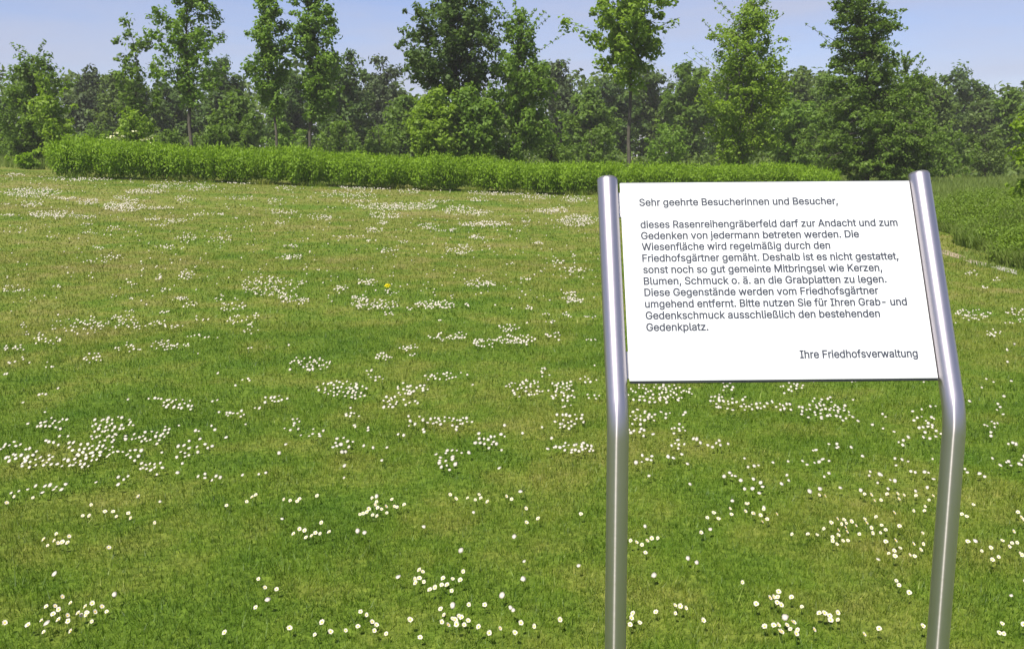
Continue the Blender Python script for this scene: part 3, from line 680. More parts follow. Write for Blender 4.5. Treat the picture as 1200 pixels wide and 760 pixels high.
# outlines of the letters on the board: advance, points (1/500 em) and triangles
SPACE_ADV = 94
GLYPHS = {
 ',': (94, '6 -71 24 47 83 47 51 -71', '1 0 3 3 2 1'),
 '-': (227, '179 133 179 83 46 83 46 133', '3 2 1 1 0 3'),
 '.': (94, '48 -13 39 -12 31 -9 24 -3 18 4 15 12 14 20 15 29 18 38 24 45 31 50 39 53 48 54 56 53 65 50 72 45 77 38 81 29 82 20 80 12 77 4 72 -3 65 -9 56 -12', '6 5 4 7 6 9 9 8 7 1 0 2 3 2 0 6 4 3 9 6 3 22 21 23 19 18 20 18 17 15 16 15 17 20 18 21 18 15 12 13 12 15 14 13 15 23 21 0 21 18 0 18 12 0 3 0 12 9 3 12 10 9 12 11 10 12'),
 'A': (240, '-8 -11 93 265 146 265 247 -11 190 -11 133 148 130 158 126 170 122 183 101 250 137 250 127 216 122 198 117 182 106 148 50 -11 44 60 44 110 196 110 196 60 119 190 93 110 146 110 164 60 75 60', '16 0 15 0 16 17 17 1 0 12 9 20 24 21 16 14 13 17 13 9 17 1 17 9 18 19 3 3 19 4 18 3 2 6 5 18 7 6 18 11 7 18 10 11 18 18 2 10 22 23 19 12 8 7 7 11 12 9 12 11 11 10 9 1 9 10 10 2 1 9 13 20 8 12 20 21 24 22 14 17 21 17 16 21 18 5 22 19 18 22 4 19 23 23 22 24 16 15 24'),
 'B': (228, '19 -11 19 265 121 265 139 264 155 261 169 255 182 247 192 238 200 226 206 214 209 201 210 187 209 175 207 165 203 155 198 147 192 140 184 134 177 129 169 126 168 125 168 140 168 141 178 137 188 132 196 125 204 117 211 107 216 95 219 82 220 68 219 54 215 40 210 28 201 16 190 7 177 -1 161 -7 143 -10 124 -11 73 40 122 40 138 41 150 44 158 48 163 54 166 61 167 69 166 75 164 81 162 86 158 91 153 96 148 99 141 102 133 104 124 104 73 104 73 154 119 154 126 154 133 156 139 158 145 161 149 165 152 169 155 174 156 180 157 186 156 194 153 201 149 206 142 211 133 214 120 215 73 215 168 140 184 134', '40 57 0 1 0 57 74 2 75 59 58 57 1 57 58 58 75 1 75 2 1 41 39 42 60 56 55 55 61 60 40 0 39 39 41 40 59 57 56 56 60 59 73 3 74 2 74 3 42 39 38 38 37 42 37 43 42 72 4 73 3 73 4 18 24 77 23 18 77 17 16 23 20 19 76 34 33 45 33 32 45 46 45 32 32 31 46 47 46 31 31 30 47 30 29 47 48 47 29 29 28 48 49 48 28 28 27 49 50 49 27 27 26 50 19 50 26 26 25 19 18 19 25 24 18 25 23 16 15 21 23 15 43 37 36 44 43 36 36 35 44 35 34 44 34 45 44 50 19 51 19 20 51 52 51 20 53 52 20 54 53 20 55 54 20 61 55 20 20 22 61 62 61 22 63 62 22 64 63 22 65 64 22 22 21 65 66 65 21 21 15 66 15 14 66 14 13 66 67 66 13 13 12 67 68 67 12 12 11 68 11 10 68 69 68 10 10 9 69 70 69 9 9 8 70 8 7 70 71 70 7 7 6 71 6 5 71 72 71 5 4 72 5 22 20 76 23 21 76 18 23 76 19 18 76 17 23 77'),
 'D': (251, '110 -11 37 -11 37 40 107 40 125 41 141 44 153 50 164 58 173 67 179 79 184 93 187 109 189 128 188 146 184 162 180 176 173 187 164 197 154 205 142 210 127 214 110 215 36 215 36 265 113 265 138 264 161 258 182 249 200 236 215 220 227 200 235 179 240 154 242 128 240 101 235 76 227 54 215 35 199 19 181 6 159 -4 136 -9 73 265 73 -11 19 -11 19 265 73 215 73 40', '45 44 22 22 23 45 0 3 43 2 43 47 43 2 1 44 1 2 22 44 2 22 2 46 22 46 42 23 22 42 41 5 4 24 20 25 19 18 26 5 41 40 40 6 5 25 20 19 19 26 25 41 4 0 3 0 4 20 24 21 42 21 24 37 36 8 9 8 36 36 35 9 10 9 35 35 34 10 11 10 34 34 33 11 33 12 11 12 33 13 33 32 13 14 13 32 32 31 14 15 14 31 31 30 15 16 15 30 30 29 16 17 16 29 29 28 17 27 17 28 6 40 39 7 6 39 39 38 7 38 37 7 37 8 7 17 27 18 26 18 27 21 42 46 2 47 46 43 3 47'),
 'F': (205, '19 -11 19 265 196 265 196 215 73 215 73 150 184 150 184 100 73 100 73 -11', '9 8 0 8 5 0 1 0 5 3 2 4 5 8 7 7 6 5 1 5 4 4 2 1'),
 'G': (260, '134 -14 111 -13 89 -7 69 3 51 17 37 33 25 53 16 75 11 100 9 127 11 154 16 179 25 201 36 221 51 238 69 251 88 261 110 267 132 269 147 268 161 266 174 262 186 257 198 251 209 243 218 234 227 225 234 214 240 202 245 190 251 163 196 163 191 178 188 185 184 190 180 196 176 201 171 205 166 208 160 211 154 214 148 215 140 217 133 217 120 216 108 212 98 207 88 199 80 189 72 177 67 163 64 146 63 127 64 108 67 91 73 77 80 65 88 55 98 48 109 42 121 39 134 37 146 38 157 41 167 45 175 51 183 58 188 67 193 77 195 88 197 114 241 97 130 89 130 139 250 139 250 100 248 78 243 58 235 40 224 24 210 10 194 0 175 -8 156 -13 196 94', '7 6 55 55 54 7 8 7 54 54 53 8 9 8 53 53 52 9 52 51 9 10 9 51 51 50 10 11 10 50 50 49 11 12 11 49 49 48 12 13 12 48 59 58 2 46 45 16 45 17 16 62 61 0 18 43 42 60 1 0 0 61 60 43 18 44 59 2 1 1 60 59 17 45 44 44 18 17 2 58 3 58 57 3 4 3 57 5 4 57 57 56 5 6 5 56 55 6 56 13 48 47 14 13 47 15 14 47 47 46 15 46 16 15 41 40 20 19 41 20 63 83 82 64 63 82 39 38 22 22 21 39 40 39 21 20 40 21 76 75 71 75 74 71 77 76 68 69 68 76 76 71 69 70 84 71 71 74 70 30 29 31 64 82 81 65 64 81 81 80 65 66 65 80 80 79 66 79 78 66 67 66 78 78 77 67 77 68 67 31 29 32 29 28 32 33 32 28 28 27 33 34 33 27 27 26 34 35 34 26 26 25 35 36 35 25 25 24 36 37 36 24 24 23 37 38 37 23 22 38 23 62 0 83 83 63 62 84 70 72 73 72 70 70 74 73 41 19 42 18 42 19 69 71 84'),
 'I': (150, '5 -11 5 40 48 40 48 215 5 215 5 265 146 265 146 215 102 215 102 40 146 40 146 -11', '1 0 2 3 5 4 9 11 10 7 6 8 2 0 11 11 9 2 3 2 9 9 8 3 8 6 3 5 3 6'),
 'K': (233, '43 50 41 112 49 122 55 130 61 137 67 145 73 152 79 159 85 166 91 173 98 180 177 265 247 264 120 126 118 127 19 -11 19 265 73 265 73 167 73 113 73 97 73 -11 180 -11 80 130 115 173 246 -11 73 152 73 81 98 106 136 143', '16 15 1 1 15 0 16 1 2 2 3 16 5 6 18 4 5 18 0 15 21 1 0 20 20 19 1 2 1 19 3 2 19 4 18 3 16 3 18 24 14 13 22 25 13 13 25 29 24 13 29 12 11 24 14 24 23 9 8 24 10 9 24 24 11 10 20 0 27 3 19 4 18 6 26 16 18 17 13 14 28 0 21 27 23 7 26 19 23 26 26 6 19 6 5 19 5 4 19 14 23 28 22 13 28 20 27 28 23 19 28 19 20 28 7 23 8 24 8 23 12 24 29'),
 'M': (314, '19 -11 19 265 83 265 149 98 150 93 152 88 154 83 160 65 166 45 175 13 139 13 148 45 155 64 161 83 163 88 164 93 166 97 231 265 295 265 295 -11 241 -11 241 145 241 164 242 185 242 207 243 240 271 240 259 201 251 178 244 157 238 142 178 -11 136 -11 75 141 73 146 71 151 69 157 62 177 54 200 41 240 70 240 71 208 71 186 72 164 72 145 72 -11 157 73 241 149 72 149', '37 38 0 1 0 38 38 39 1 35 43 36 37 0 36 36 43 37 43 42 37 38 37 42 42 41 38 39 38 41 41 40 39 5 4 11 3 11 4 10 11 33 11 3 33 0 45 44 36 0 44 35 36 44 35 44 48 43 35 48 34 33 43 33 3 43 42 43 3 40 41 2 39 40 2 1 39 2 14 13 7 16 8 30 7 12 8 14 7 8 15 14 8 8 16 15 28 29 19 27 28 19 19 18 27 18 26 27 19 29 21 22 47 29 29 28 22 23 22 28 28 27 23 24 23 27 25 24 27 27 26 25 8 9 30 20 19 21 47 22 30 16 30 22 22 23 16 24 25 17 25 26 17 26 18 17 10 32 31 31 9 10 11 10 9 9 8 11 8 12 11 5 11 12 6 5 12 12 7 46 7 13 46 23 24 16 41 42 3 2 41 3 6 12 46 24 17 16 21 29 47 9 31 30 32 10 33 34 43 48'),
 'R': (224, '19 -11 19 265 118 265 138 264 156 260 172 254 185 245 196 235 205 222 211 208 215 192 216 176 215 160 211 144 205 130 196 118 185 107 171 99 156 93 138 89 118 88 37 88 37 139 116 139 128 139 137 141 144 143 150 147 154 151 157 155 160 161 161 168 162 176 161 184 159 191 157 197 154 202 149 206 144 210 137 213 128 214 116 215 73 215 73 -11 170 -11 97 126 158 126 232 -11 73 139 73 88 117 88 172 99', '21 0 43 0 21 22 1 0 22 22 42 1 45 20 19 40 2 41 21 43 49 22 21 49 41 2 42 1 42 2 39 3 40 2 40 3 17 44 47 17 47 51 46 17 51 16 15 46 15 14 46 29 46 14 14 13 29 30 29 13 13 12 30 31 30 12 12 11 31 32 31 11 33 32 11 11 10 33 34 33 10 10 9 34 9 8 34 35 34 8 8 7 35 44 20 50 19 20 44 18 19 44 44 17 18 17 46 18 19 18 46 25 24 46 26 25 46 27 26 46 28 27 46 46 29 28 35 7 36 7 6 36 37 36 6 6 5 37 38 37 5 5 4 38 39 38 4 3 39 4 42 22 48 20 45 50 45 23 48 48 49 45 48 22 49 45 49 50 23 45 24 46 24 45 19 46 45 16 46 51'),
 'S': (223, '112 -15 93 -14 75 -11 59 -5 45 2 33 12 23 24 15 37 10 52 6 79 62 79 64 62 67 56 70 51 75 46 80 43 87 40 95 37 103 36 112 36 122 36 131 38 139 40 146 44 151 48 156 53 159 58 161 63 162 70 161 75 160 79 158 82 154 86 149 89 143 92 136 95 128 98 119 101 89 109 68 116 50 125 35 137 24 151 17 168 15 186 16 202 21 217 28 230 38 242 50 251 64 259 80 264 96 268 114 269 131 268 148 264 163 259 176 251 188 242 198 231 205 218 210 204 213 178 160 178 155 197 151 204 145 210 136 214 125 217 112 218 103 218 95 216 88 214 82 211 77 207 73 203 71 198 69 193 69 188 69 182 71 178 74 174 78 171 83 167 89 164 96 161 103 159 109 157 135 150 143 148 151 145 160 142 169 138 178 133 186 128 194 121 201 113 207 104 212 94 214 82 215 69 214 54 210 39 202 26 193 14 181 3 166 -5 150 -11 132 -14', '6 5 13 13 12 6 7 6 12 12 11 7 8 7 11 11 10 8 9 8 10 44 43 79 79 78 44 45 44 78 78 77 45 46 45 77 77 76 46 47 46 76 0 19 18 0 18 1 17 1 18 87 86 38 85 38 86 52 71 70 1 17 2 16 2 17 51 72 71 71 52 51 2 16 3 16 15 3 4 3 15 15 14 4 5 4 14 13 5 14 38 85 39 85 84 39 84 83 39 40 39 83 83 82 40 41 40 82 82 81 41 81 80 41 42 41 80 43 42 80 79 43 80 47 76 75 48 47 75 75 74 48 49 48 74 74 73 49 50 49 73 73 72 50 72 51 50 21 20 108 89 88 36 37 36 88 21 108 107 22 21 107 36 35 90 89 36 90 68 67 55 54 68 55 102 101 27 28 27 101 101 100 28 100 99 28 29 28 99 99 98 29 30 29 98 98 97 30 97 96 30 62 61 63 22 107 106 23 22 106 106 105 23 24 23 105 105 104 24 25 24 104 104 103 25 26 25 103 103 102 26 102 27 26 30 96 31 96 95 31 32 31 95 95 94 32 94 93 32 33 32 93 93 92 33 34 33 92 92 91 34 35 34 91 90 35 91 63 61 64 61 60 64 60 59 64 65 64 59 59 58 65 66 65 58 58 57 66 57 56 66 67 66 56 55 67 56 108 20 0 19 0 20 87 38 37 37 88 87 68 54 69 54 53 69 70 69 53 52 70 53'),
 'W': (343, '69 -11 -6 265 50 265 92 101 94 92 96 84 98 75 104 49 106 40 108 31 112 9 81 9 89 49 91 58 93 67 95 75 101 101 145 265 198 265 241 101 244 92 246 84 248 75 254 49 256 40 258 31 262 9 231 9 239 49 241 58 242 67 245 75 251 101 293 265 349 265 274 -11 219 -11 173 159 170 170 168 181 165 193 162 206 160 221 155 248 188 248 183 221 181 208 178 195 176 183 173 171 170 159 124 -11 97 82 246 82 171 166', '11 12 0 1 0 12 3 14 4 15 6 52 6 16 52 6 15 14 4 14 15 15 5 4 14 3 13 12 13 3 1 12 3 2 1 3 10 51 9 50 38 39 11 0 51 51 10 11 10 9 11 12 11 9 9 8 12 8 7 12 13 12 7 14 13 7 6 14 7 50 39 16 39 40 16 40 41 16 49 37 48 48 37 19 20 30 31 53 22 32 31 30 22 22 53 31 20 31 21 26 35 25 24 25 35 35 34 24 22 30 23 32 22 23 23 24 32 24 34 32 34 33 32 35 26 36 27 36 26 26 25 27 28 27 25 25 24 28 24 23 28 29 28 23 23 30 29 30 20 19 18 44 45 27 28 36 38 50 54 38 54 49 39 38 49 49 48 39 40 39 48 48 47 40 41 40 47 47 46 41 42 41 46 46 45 42 43 42 45 45 44 43 17 43 44 44 18 17 5 15 52 42 43 17 17 16 42 41 42 16 47 48 19 19 18 45 45 46 19 46 47 19 21 31 53 16 6 50 19 37 30 37 36 28 28 29 37 29 30 37 37 49 54 9 51 50 8 9 50 7 8 50 6 7 50'),
 'a': (195, '80 -15 67 -14 54 -12 43 -8 32 -1 22 7 15 16 9 28 5 40 4 54 5 66 8 77 12 86 18 94 25 101 33 106 42 110 51 114 60 116 69 118 79 120 88 121 115 124 121 125 125 126 127 127 127 127 127 126 127 128 127 128 126 134 125 139 124 143 121 146 119 149 115 151 110 153 105 154 98 154 91 154 84 153 79 151 74 149 70 146 67 143 64 139 62 136 56 124 5 139 16 162 23 172 32 181 42 188 52 194 63 198 74 201 86 203 97 203 105 203 113 202 122 200 131 198 140 194 149 189 157 183 165 175 171 165 176 154 178 140 179 126 179 -11 127 -11 127 15 143 15 143 15 139 10 134 4 127 -1 120 -6 112 -10 102 -13 91 -15 85 34 94 34 102 36 109 39 114 43 119 47 122 52 125 58 126 63 127 69 127 73 142 84 138 82 133 80 128 79 123 78 118 77 112 76 107 75 102 75 89 73 83 72 77 71 71 69 66 67 63 65 60 62 58 60 57 57 57 52 57 48 58 45 60 43 62 40 65 38 69 36 74 35 79 34 127 127 127 128 143 15 127 -1', '6 5 114 114 113 6 7 6 113 113 112 7 8 7 112 112 111 8 9 8 111 111 110 9 10 9 110 11 10 110 110 109 11 12 11 109 13 12 109 109 108 13 14 13 108 108 15 14 49 48 47 81 82 0 119 0 82 103 102 20 102 21 20 40 39 55 39 56 55 0 119 1 118 1 119 18 105 104 19 18 104 104 103 19 103 20 19 41 40 54 40 55 54 1 118 2 118 117 2 3 2 117 117 116 3 4 3 116 116 115 4 5 4 115 114 5 115 15 108 107 16 15 107 107 106 16 17 16 106 106 105 17 105 18 17 49 47 46 46 45 49 50 49 45 45 44 50 51 50 44 44 43 51 52 51 43 43 42 52 53 52 42 42 41 53 41 54 53 83 80 79 84 83 79 36 59 37 59 58 37 38 37 58 57 38 58 22 98 97 98 22 99 100 99 22 59 36 60 26 27 25 28 29 25 75 76 70 73 75 70 74 73 70 93 74 70 70 69 93 70 76 71 77 71 76 72 77 76 76 75 72 72 75 122 72 122 74 74 93 90 91 90 93 25 27 93 93 69 25 28 25 69 69 68 28 30 28 68 68 67 30 77 72 123 79 78 72 84 79 72 85 84 72 86 85 72 87 86 72 72 74 87 88 87 74 89 88 74 74 90 89 22 97 96 23 22 96 96 95 23 95 94 23 24 23 94 94 93 24 93 27 24 26 25 120 30 67 31 67 66 31 32 31 66 66 65 32 33 32 65 65 64 33 64 63 33 34 33 63 63 62 34 35 34 62 62 61 35 36 35 61 60 36 61 80 83 81 82 81 83 21 102 101 101 100 21 100 22 21 38 57 39 56 39 57 25 29 120 24 27 120 27 26 120 28 30 121 29 28 121 120 29 121 72 78 123 75 73 122 71 77 123 92 91 93'),
 'b': (212, '115 -15 102 -14 91 -12 81 -8 73 -3 66 3 61 8 56 14 53 19 53 18 67 18 67 -11 15 -11 15 265 68 265 68 171 53 171 53 170 56 175 60 180 66 186 73 191 81 196 91 200 102 202 115 203 132 202 148 197 163 190 175 179 186 166 195 151 201 134 205 115 206 94 205 74 201 55 195 38 186 22 176 9 163 -1 148 -9 132 -14 110 34 119 35 127 38 133 42 139 47 144 54 148 62 151 72 152 83 153 95 152 106 151 117 148 127 144 135 139 141 133 147 127 151 119 153 110 154 101 153 94 151 87 147 81 142 77 135 73 127 70 118 68 107 67 95 68 82 70 71 73 62 77 53 82 47 87 41 94 38 101 35 53 18 67 2 53 171 68 187', '13 12 17 7 9 12 8 12 9 13 17 16 16 18 13 18 19 13 11 5 6 5 10 6 11 6 12 7 12 6 6 10 7 7 10 79 12 8 71 71 70 12 17 12 70 70 69 17 17 15 81 81 15 18 19 18 15 15 20 19 13 19 20 2 78 3 78 77 3 62 23 22 5 11 80 10 5 80 4 3 10 3 77 10 77 76 10 76 75 10 75 74 10 8 10 74 74 73 8 73 72 8 71 8 72 17 69 68 68 67 17 67 66 17 15 17 66 66 65 15 65 64 15 64 63 15 63 62 15 62 22 15 22 21 15 13 20 14 61 25 24 43 1 0 0 44 43 25 61 60 44 0 42 45 44 42 60 59 26 25 60 26 36 35 50 51 50 35 35 34 51 52 51 34 53 52 34 34 33 53 54 53 33 33 32 54 45 42 41 46 45 41 41 40 46 40 39 46 47 46 39 39 38 47 48 47 38 38 37 48 49 48 37 37 36 49 36 50 49 54 32 55 32 31 55 56 55 31 31 30 56 57 56 30 30 29 57 58 57 29 29 28 58 28 27 58 59 58 27 26 59 27 78 2 1 1 43 78 61 24 62 23 62 24 9 7 79 10 8 79 4 10 80 15 21 82 20 15 82 18 16 81 14 20 82'),
 'c': (198, '103 -15 85 -14 68 -9 53 -1 39 9 27 22 18 38 11 55 7 74 6 94 7 114 11 133 18 150 27 166 39 179 53 189 68 197 85 202 103 203 114 203 124 201 133 199 142 196 151 192 159 187 166 181 173 175 179 167 184 159 188 151 195 131 144 118 140 132 138 135 136 138 134 141 131 144 128 147 125 149 122 150 118 152 113 153 109 154 104 154 94 153 86 150 79 146 73 141 68 134 64 125 62 116 60 105 59 94 60 83 62 72 64 63 68 54 73 47 79 42 86 38 94 35 104 34 109 34 114 35 118 36 122 38 125 40 129 42 132 44 134 47 137 50 139 54 140 57 145 72 196 59 189 39 185 30 180 22 174 14 167 8 159 2 151 -3 143 -8 133 -11 124 -13 114 -15', '7 6 55 55 54 7 8 7 54 54 53 8 9 8 53 53 52 9 52 51 9 10 9 51 51 50 10 11 10 50 50 49 11 12 11 49 0 61 60 41 19 42 61 0 62 18 44 43 43 42 18 42 19 18 0 60 1 16 45 44 17 16 44 44 18 17 1 60 2 60 59 2 3 2 59 59 58 3 4 3 58 58 57 4 5 4 57 57 56 5 6 5 56 55 6 56 12 49 48 13 12 48 48 47 13 14 13 47 47 46 14 15 14 46 46 45 15 45 16 15 64 84 83 65 64 83 40 39 21 20 40 21 76 75 72 73 72 75 75 74 73 30 29 31 32 31 29 29 28 32 65 83 82 66 65 82 82 81 66 67 66 81 81 80 67 68 67 80 80 79 68 69 68 79 79 78 69 70 69 78 78 77 70 71 70 77 77 76 71 76 72 71 32 28 33 28 27 33 34 33 27 27 26 34 35 34 26 26 25 35 36 35 25 25 24 36 37 36 24 24 23 37 38 37 23 23 22 38 39 38 22 21 39 22 62 0 85 63 62 85 85 84 63 84 64 63 40 20 41 19 41 20'),
 'd': (212, '97 -15 80 -14 64 -9 50 -1 37 9 26 22 17 38 11 55 7 74 6 94 7 115 11 134 17 151 26 166 37 179 50 190 65 197 81 202 98 203 110 202 122 200 131 196 140 191 146 186 152 180 156 175 160 170 159 171 144 171 144 265 197 265 197 -11 145 -11 145 18 159 18 160 19 156 14 152 8 146 2 139 -3 131 -8 121 -12 110 -14 102 34 111 35 118 38 125 41 131 47 135 53 139 62 142 71 144 82 145 95 144 107 142 118 140 127 136 135 131 142 125 147 119 151 111 153 102 154 93 153 85 151 79 147 73 141 68 135 64 127 62 117 60 106 59 95 60 83 62 72 65 62 69 54 73 47 79 42 86 38 93 35 159 171 144 187 159 18 145 2', '8 7 72 72 71 8 9 8 71 71 70 9 70 69 9 10 9 69 69 68 10 11 10 68 17 63 62 42 43 0 0 43 78 61 18 62 17 62 18 0 78 1 78 77 1 16 64 63 63 17 16 1 77 2 77 76 2 3 2 76 4 3 76 76 75 4 5 4 75 75 74 5 6 5 74 74 73 6 7 6 73 72 7 73 11 68 67 12 11 67 67 66 12 13 12 66 66 65 13 14 13 65 65 64 14 15 14 64 64 16 15 19 60 20 44 41 40 45 44 40 20 60 21 31 35 34 31 30 26 36 37 31 31 34 36 26 30 27 25 27 30 24 25 30 31 37 32 38 32 37 33 38 37 37 36 33 33 36 81 33 81 35 35 31 51 52 51 31 31 26 52 53 52 26 54 53 26 25 28 79 25 24 28 23 28 24 24 30 23 38 33 82 40 39 33 45 40 33 46 45 33 47 46 33 48 47 33 33 35 48 49 48 35 50 49 35 35 51 50 54 26 55 56 55 26 26 28 56 57 56 28 58 57 28 59 58 28 60 59 28 21 60 28 22 21 28 28 23 80 23 30 80 41 44 42 43 42 44 60 19 61 18 61 19 27 25 79 28 26 79 22 28 80 30 29 80 33 39 82 36 34 81 32 38 82'),
 'e': (202, '106 -15 87 -14 69 -9 53 -1 39 9 27 22 18 38 11 55 7 73 6 93 7 114 11 132 18 150 27 165 38 178 52 189 67 197 84 202 102 203 114 203 125 201 137 197 148 193 158 186 167 178 176 169 183 158 189 145 193 130 196 114 197 97 197 74 26 74 26 121 192 117 145 81 143 112 141 121 139 130 135 137 130 143 125 148 119 151 111 153 103 154 94 153 86 151 79 148 73 143 68 137 64 130 61 122 60 114 59 105 59 89 60 77 62 67 65 58 70 51 75 45 81 40 88 37 97 35 106 34 112 34 118 35 123 37 128 39 131 41 135 44 138 48 140 52 146 66 197 53 189 31 183 21 176 12 167 4 157 -3 145 -8 133 -12 120 -14 142 119 61 121 60 74', '6 32 7 8 7 32 9 8 32 32 33 9 10 9 33 11 10 33 33 12 11 55 54 32 54 53 32 33 32 53 53 52 33 0 63 62 18 45 44 0 62 1 61 1 62 17 46 45 45 18 17 1 61 2 61 60 2 16 47 46 46 17 16 2 60 3 60 59 3 4 3 59 59 58 4 5 4 58 58 57 5 6 5 57 32 6 57 57 56 32 33 51 50 12 33 50 13 12 50 50 49 13 14 13 49 49 48 14 15 14 48 48 47 15 47 16 15 65 64 81 43 42 20 19 43 20 65 81 80 66 65 80 20 42 21 28 34 29 29 34 30 74 73 72 31 35 55 31 30 35 36 35 34 66 80 79 67 66 79 79 78 67 68 67 78 78 77 68 69 68 77 77 76 69 70 69 76 76 75 70 71 70 75 75 74 71 74 72 71 34 28 37 28 27 37 38 37 27 27 26 38 39 38 26 26 25 39 40 39 25 25 24 40 24 23 40 41 40 23 23 22 41 42 41 22 21 42 22 81 64 0 63 0 64 54 55 35 35 36 54 53 54 36 52 53 36 43 19 44 18 44 19 32 56 84 55 32 84 34 37 82 36 34 82 30 34 35 33 52 83 51 33 83 52 36 82 82 83 52 31 55 84'),
 'f': (127, '125 201 125 153 -8 153 -8 201 29 -11 29 216 30 228 33 239 39 249 46 257 54 264 63 269 73 273 83 275 93 276 101 276 107 275 113 274 118 273 122 272 135 267 121 220 109 224 107 225 105 225 103 226 101 226 98 226 91 225 88 224 85 222 84 220 82 216 82 209 82 -11 29 153 29 201 82 201 82 153', '38 35 34 33 32 5 6 5 32 32 31 6 7 6 31 8 7 31 31 30 8 9 8 30 30 10 9 27 14 28 26 15 27 14 27 15 21 20 22 20 19 22 22 19 23 19 18 23 24 23 18 18 17 24 25 24 17 17 16 25 26 25 16 15 26 16 10 30 29 11 10 29 12 11 29 29 28 12 13 12 28 28 14 13 36 37 33 4 34 35 3 2 36 2 35 36 37 36 35 33 5 36 1 0 37 38 1 37 35 38 37'),
 'g': (213, '104 -86 89 -86 76 -84 63 -80 52 -76 42 -70 34 -63 27 -56 20 -48 10 -31 54 -6 62 -18 65 -22 69 -25 72 -29 76 -31 81 -34 87 -36 95 -37 103 -38 116 -37 126 -34 134 -29 140 -23 143 -14 145 -2 145 23 159 23 160 24 156 19 152 13 146 8 139 3 131 -2 121 -6 110 -8 97 -9 81 -7 65 -3 51 4 38 14 27 26 18 40 11 57 7 75 6 96 7 116 11 134 18 151 26 166 37 179 50 190 65 197 81 202 98 203 110 203 122 200 132 196 140 191 147 186 152 180 157 175 160 170 160 170 146 170 146 201 197 201 197 -5 196 -22 192 -38 184 -51 174 -62 163 -71 149 -78 135 -83 120 -85 102 41 112 41 119 43 126 47 131 51 136 57 140 65 143 74 145 84 145 96 145 108 143 119 140 128 136 136 131 142 125 147 119 151 111 153 102 154 93 153 86 151 79 147 73 142 68 135 65 127 62 118 60 108 59 96 60 85 62 75 65 66 68 58 73 52 79 47 86 44 93 41 159 23 145 7 160 170 146 187', '11 10 8 9 8 10 44 43 105 105 104 44 45 44 104 104 103 45 103 102 45 46 45 102 102 101 46 47 46 101 101 100 47 48 47 100 36 76 111 94 54 95 17 1 18 36 111 37 110 37 111 53 96 95 95 54 53 1 17 2 17 16 2 37 110 38 109 38 110 52 97 96 96 53 52 2 16 3 16 15 3 4 3 15 15 14 4 5 4 14 6 5 14 14 13 6 7 6 13 13 12 7 8 7 12 11 8 12 38 109 39 40 39 109 109 108 40 41 40 108 108 107 41 42 41 107 107 106 42 43 42 106 105 43 106 48 100 99 49 48 99 99 98 49 50 49 98 98 97 50 51 50 97 97 52 51 19 0 75 20 19 75 77 35 34 55 93 56 20 75 74 74 21 20 77 34 33 93 92 57 56 93 57 30 31 25 31 30 26 27 29 67 28 27 67 63 62 66 61 63 66 60 61 66 69 68 24 25 24 68 68 67 25 30 25 67 67 29 30 26 30 29 26 29 112 26 112 28 84 83 28 28 67 84 85 84 67 67 66 85 86 85 66 66 62 86 87 86 62 61 64 114 61 60 64 59 64 60 65 59 60 60 66 65 21 74 73 22 21 73 73 72 22 72 71 22 23 22 71 71 70 23 70 69 23 69 24 23 31 26 113 33 32 26 77 33 26 78 77 26 79 78 26 80 79 26 81 80 26 26 28 81 82 81 28 28 83 82 87 62 88 89 88 62 62 64 89 90 89 64 91 90 64 92 91 64 57 92 64 58 57 64 64 59 115 59 65 115 18 1 0 0 19 18 76 36 35 35 77 76 93 55 94 54 94 55 26 32 113 29 27 112 25 31 113 63 61 114 64 62 114 58 64 115'),
 'h': (205, '68 113 68 -11 15 -11 15 265 68 265 68 133 35 133 48 165 58 179 70 190 83 197 98 202 114 203 128 202 141 199 153 194 164 187 173 177 180 165 186 152 189 137 190 121 190 -11 137 -11 137 117 136 129 133 138 128 145 122 149 115 152 105 154 98 153 91 151 86 149 81 146 76 141 73 136 70 130 68 122 68 188', '3 2 6 6 7 3 1 0 2 6 2 0 7 6 5 3 7 8 33 32 9 32 10 9 6 0 38 5 6 38 38 37 5 37 36 5 36 35 5 3 8 4 29 12 30 29 28 13 12 29 13 22 21 24 22 24 23 24 21 25 21 20 25 20 19 25 26 25 19 19 18 26 18 17 26 27 26 17 17 16 27 16 15 27 28 27 15 15 14 28 13 28 14 10 32 31 11 10 31 31 30 11 30 12 11 34 33 9 39 5 9 5 35 9 35 34 9 7 5 8 5 39 8 4 8 39'),
 'i': (83, '15 -11 15 201 68 201 68 -11 42 210 34 211 26 214 19 219 14 226 11 233 10 242 11 250 14 258 19 264 26 269 34 272 42 273 50 272 58 269 65 264 70 258 73 250 74 242 73 233 70 226 65 219 58 214 50 211', '10 9 8 11 10 12 13 7 14 14 7 6 6 5 14 5 15 14 10 8 7 7 13 10 12 10 13 17 16 27 18 26 25 25 19 18 26 18 27 17 27 18 22 21 20 23 22 24 24 22 25 19 25 22 22 20 19 1 0 3 3 2 1 27 16 4 5 4 16 15 5 16'),
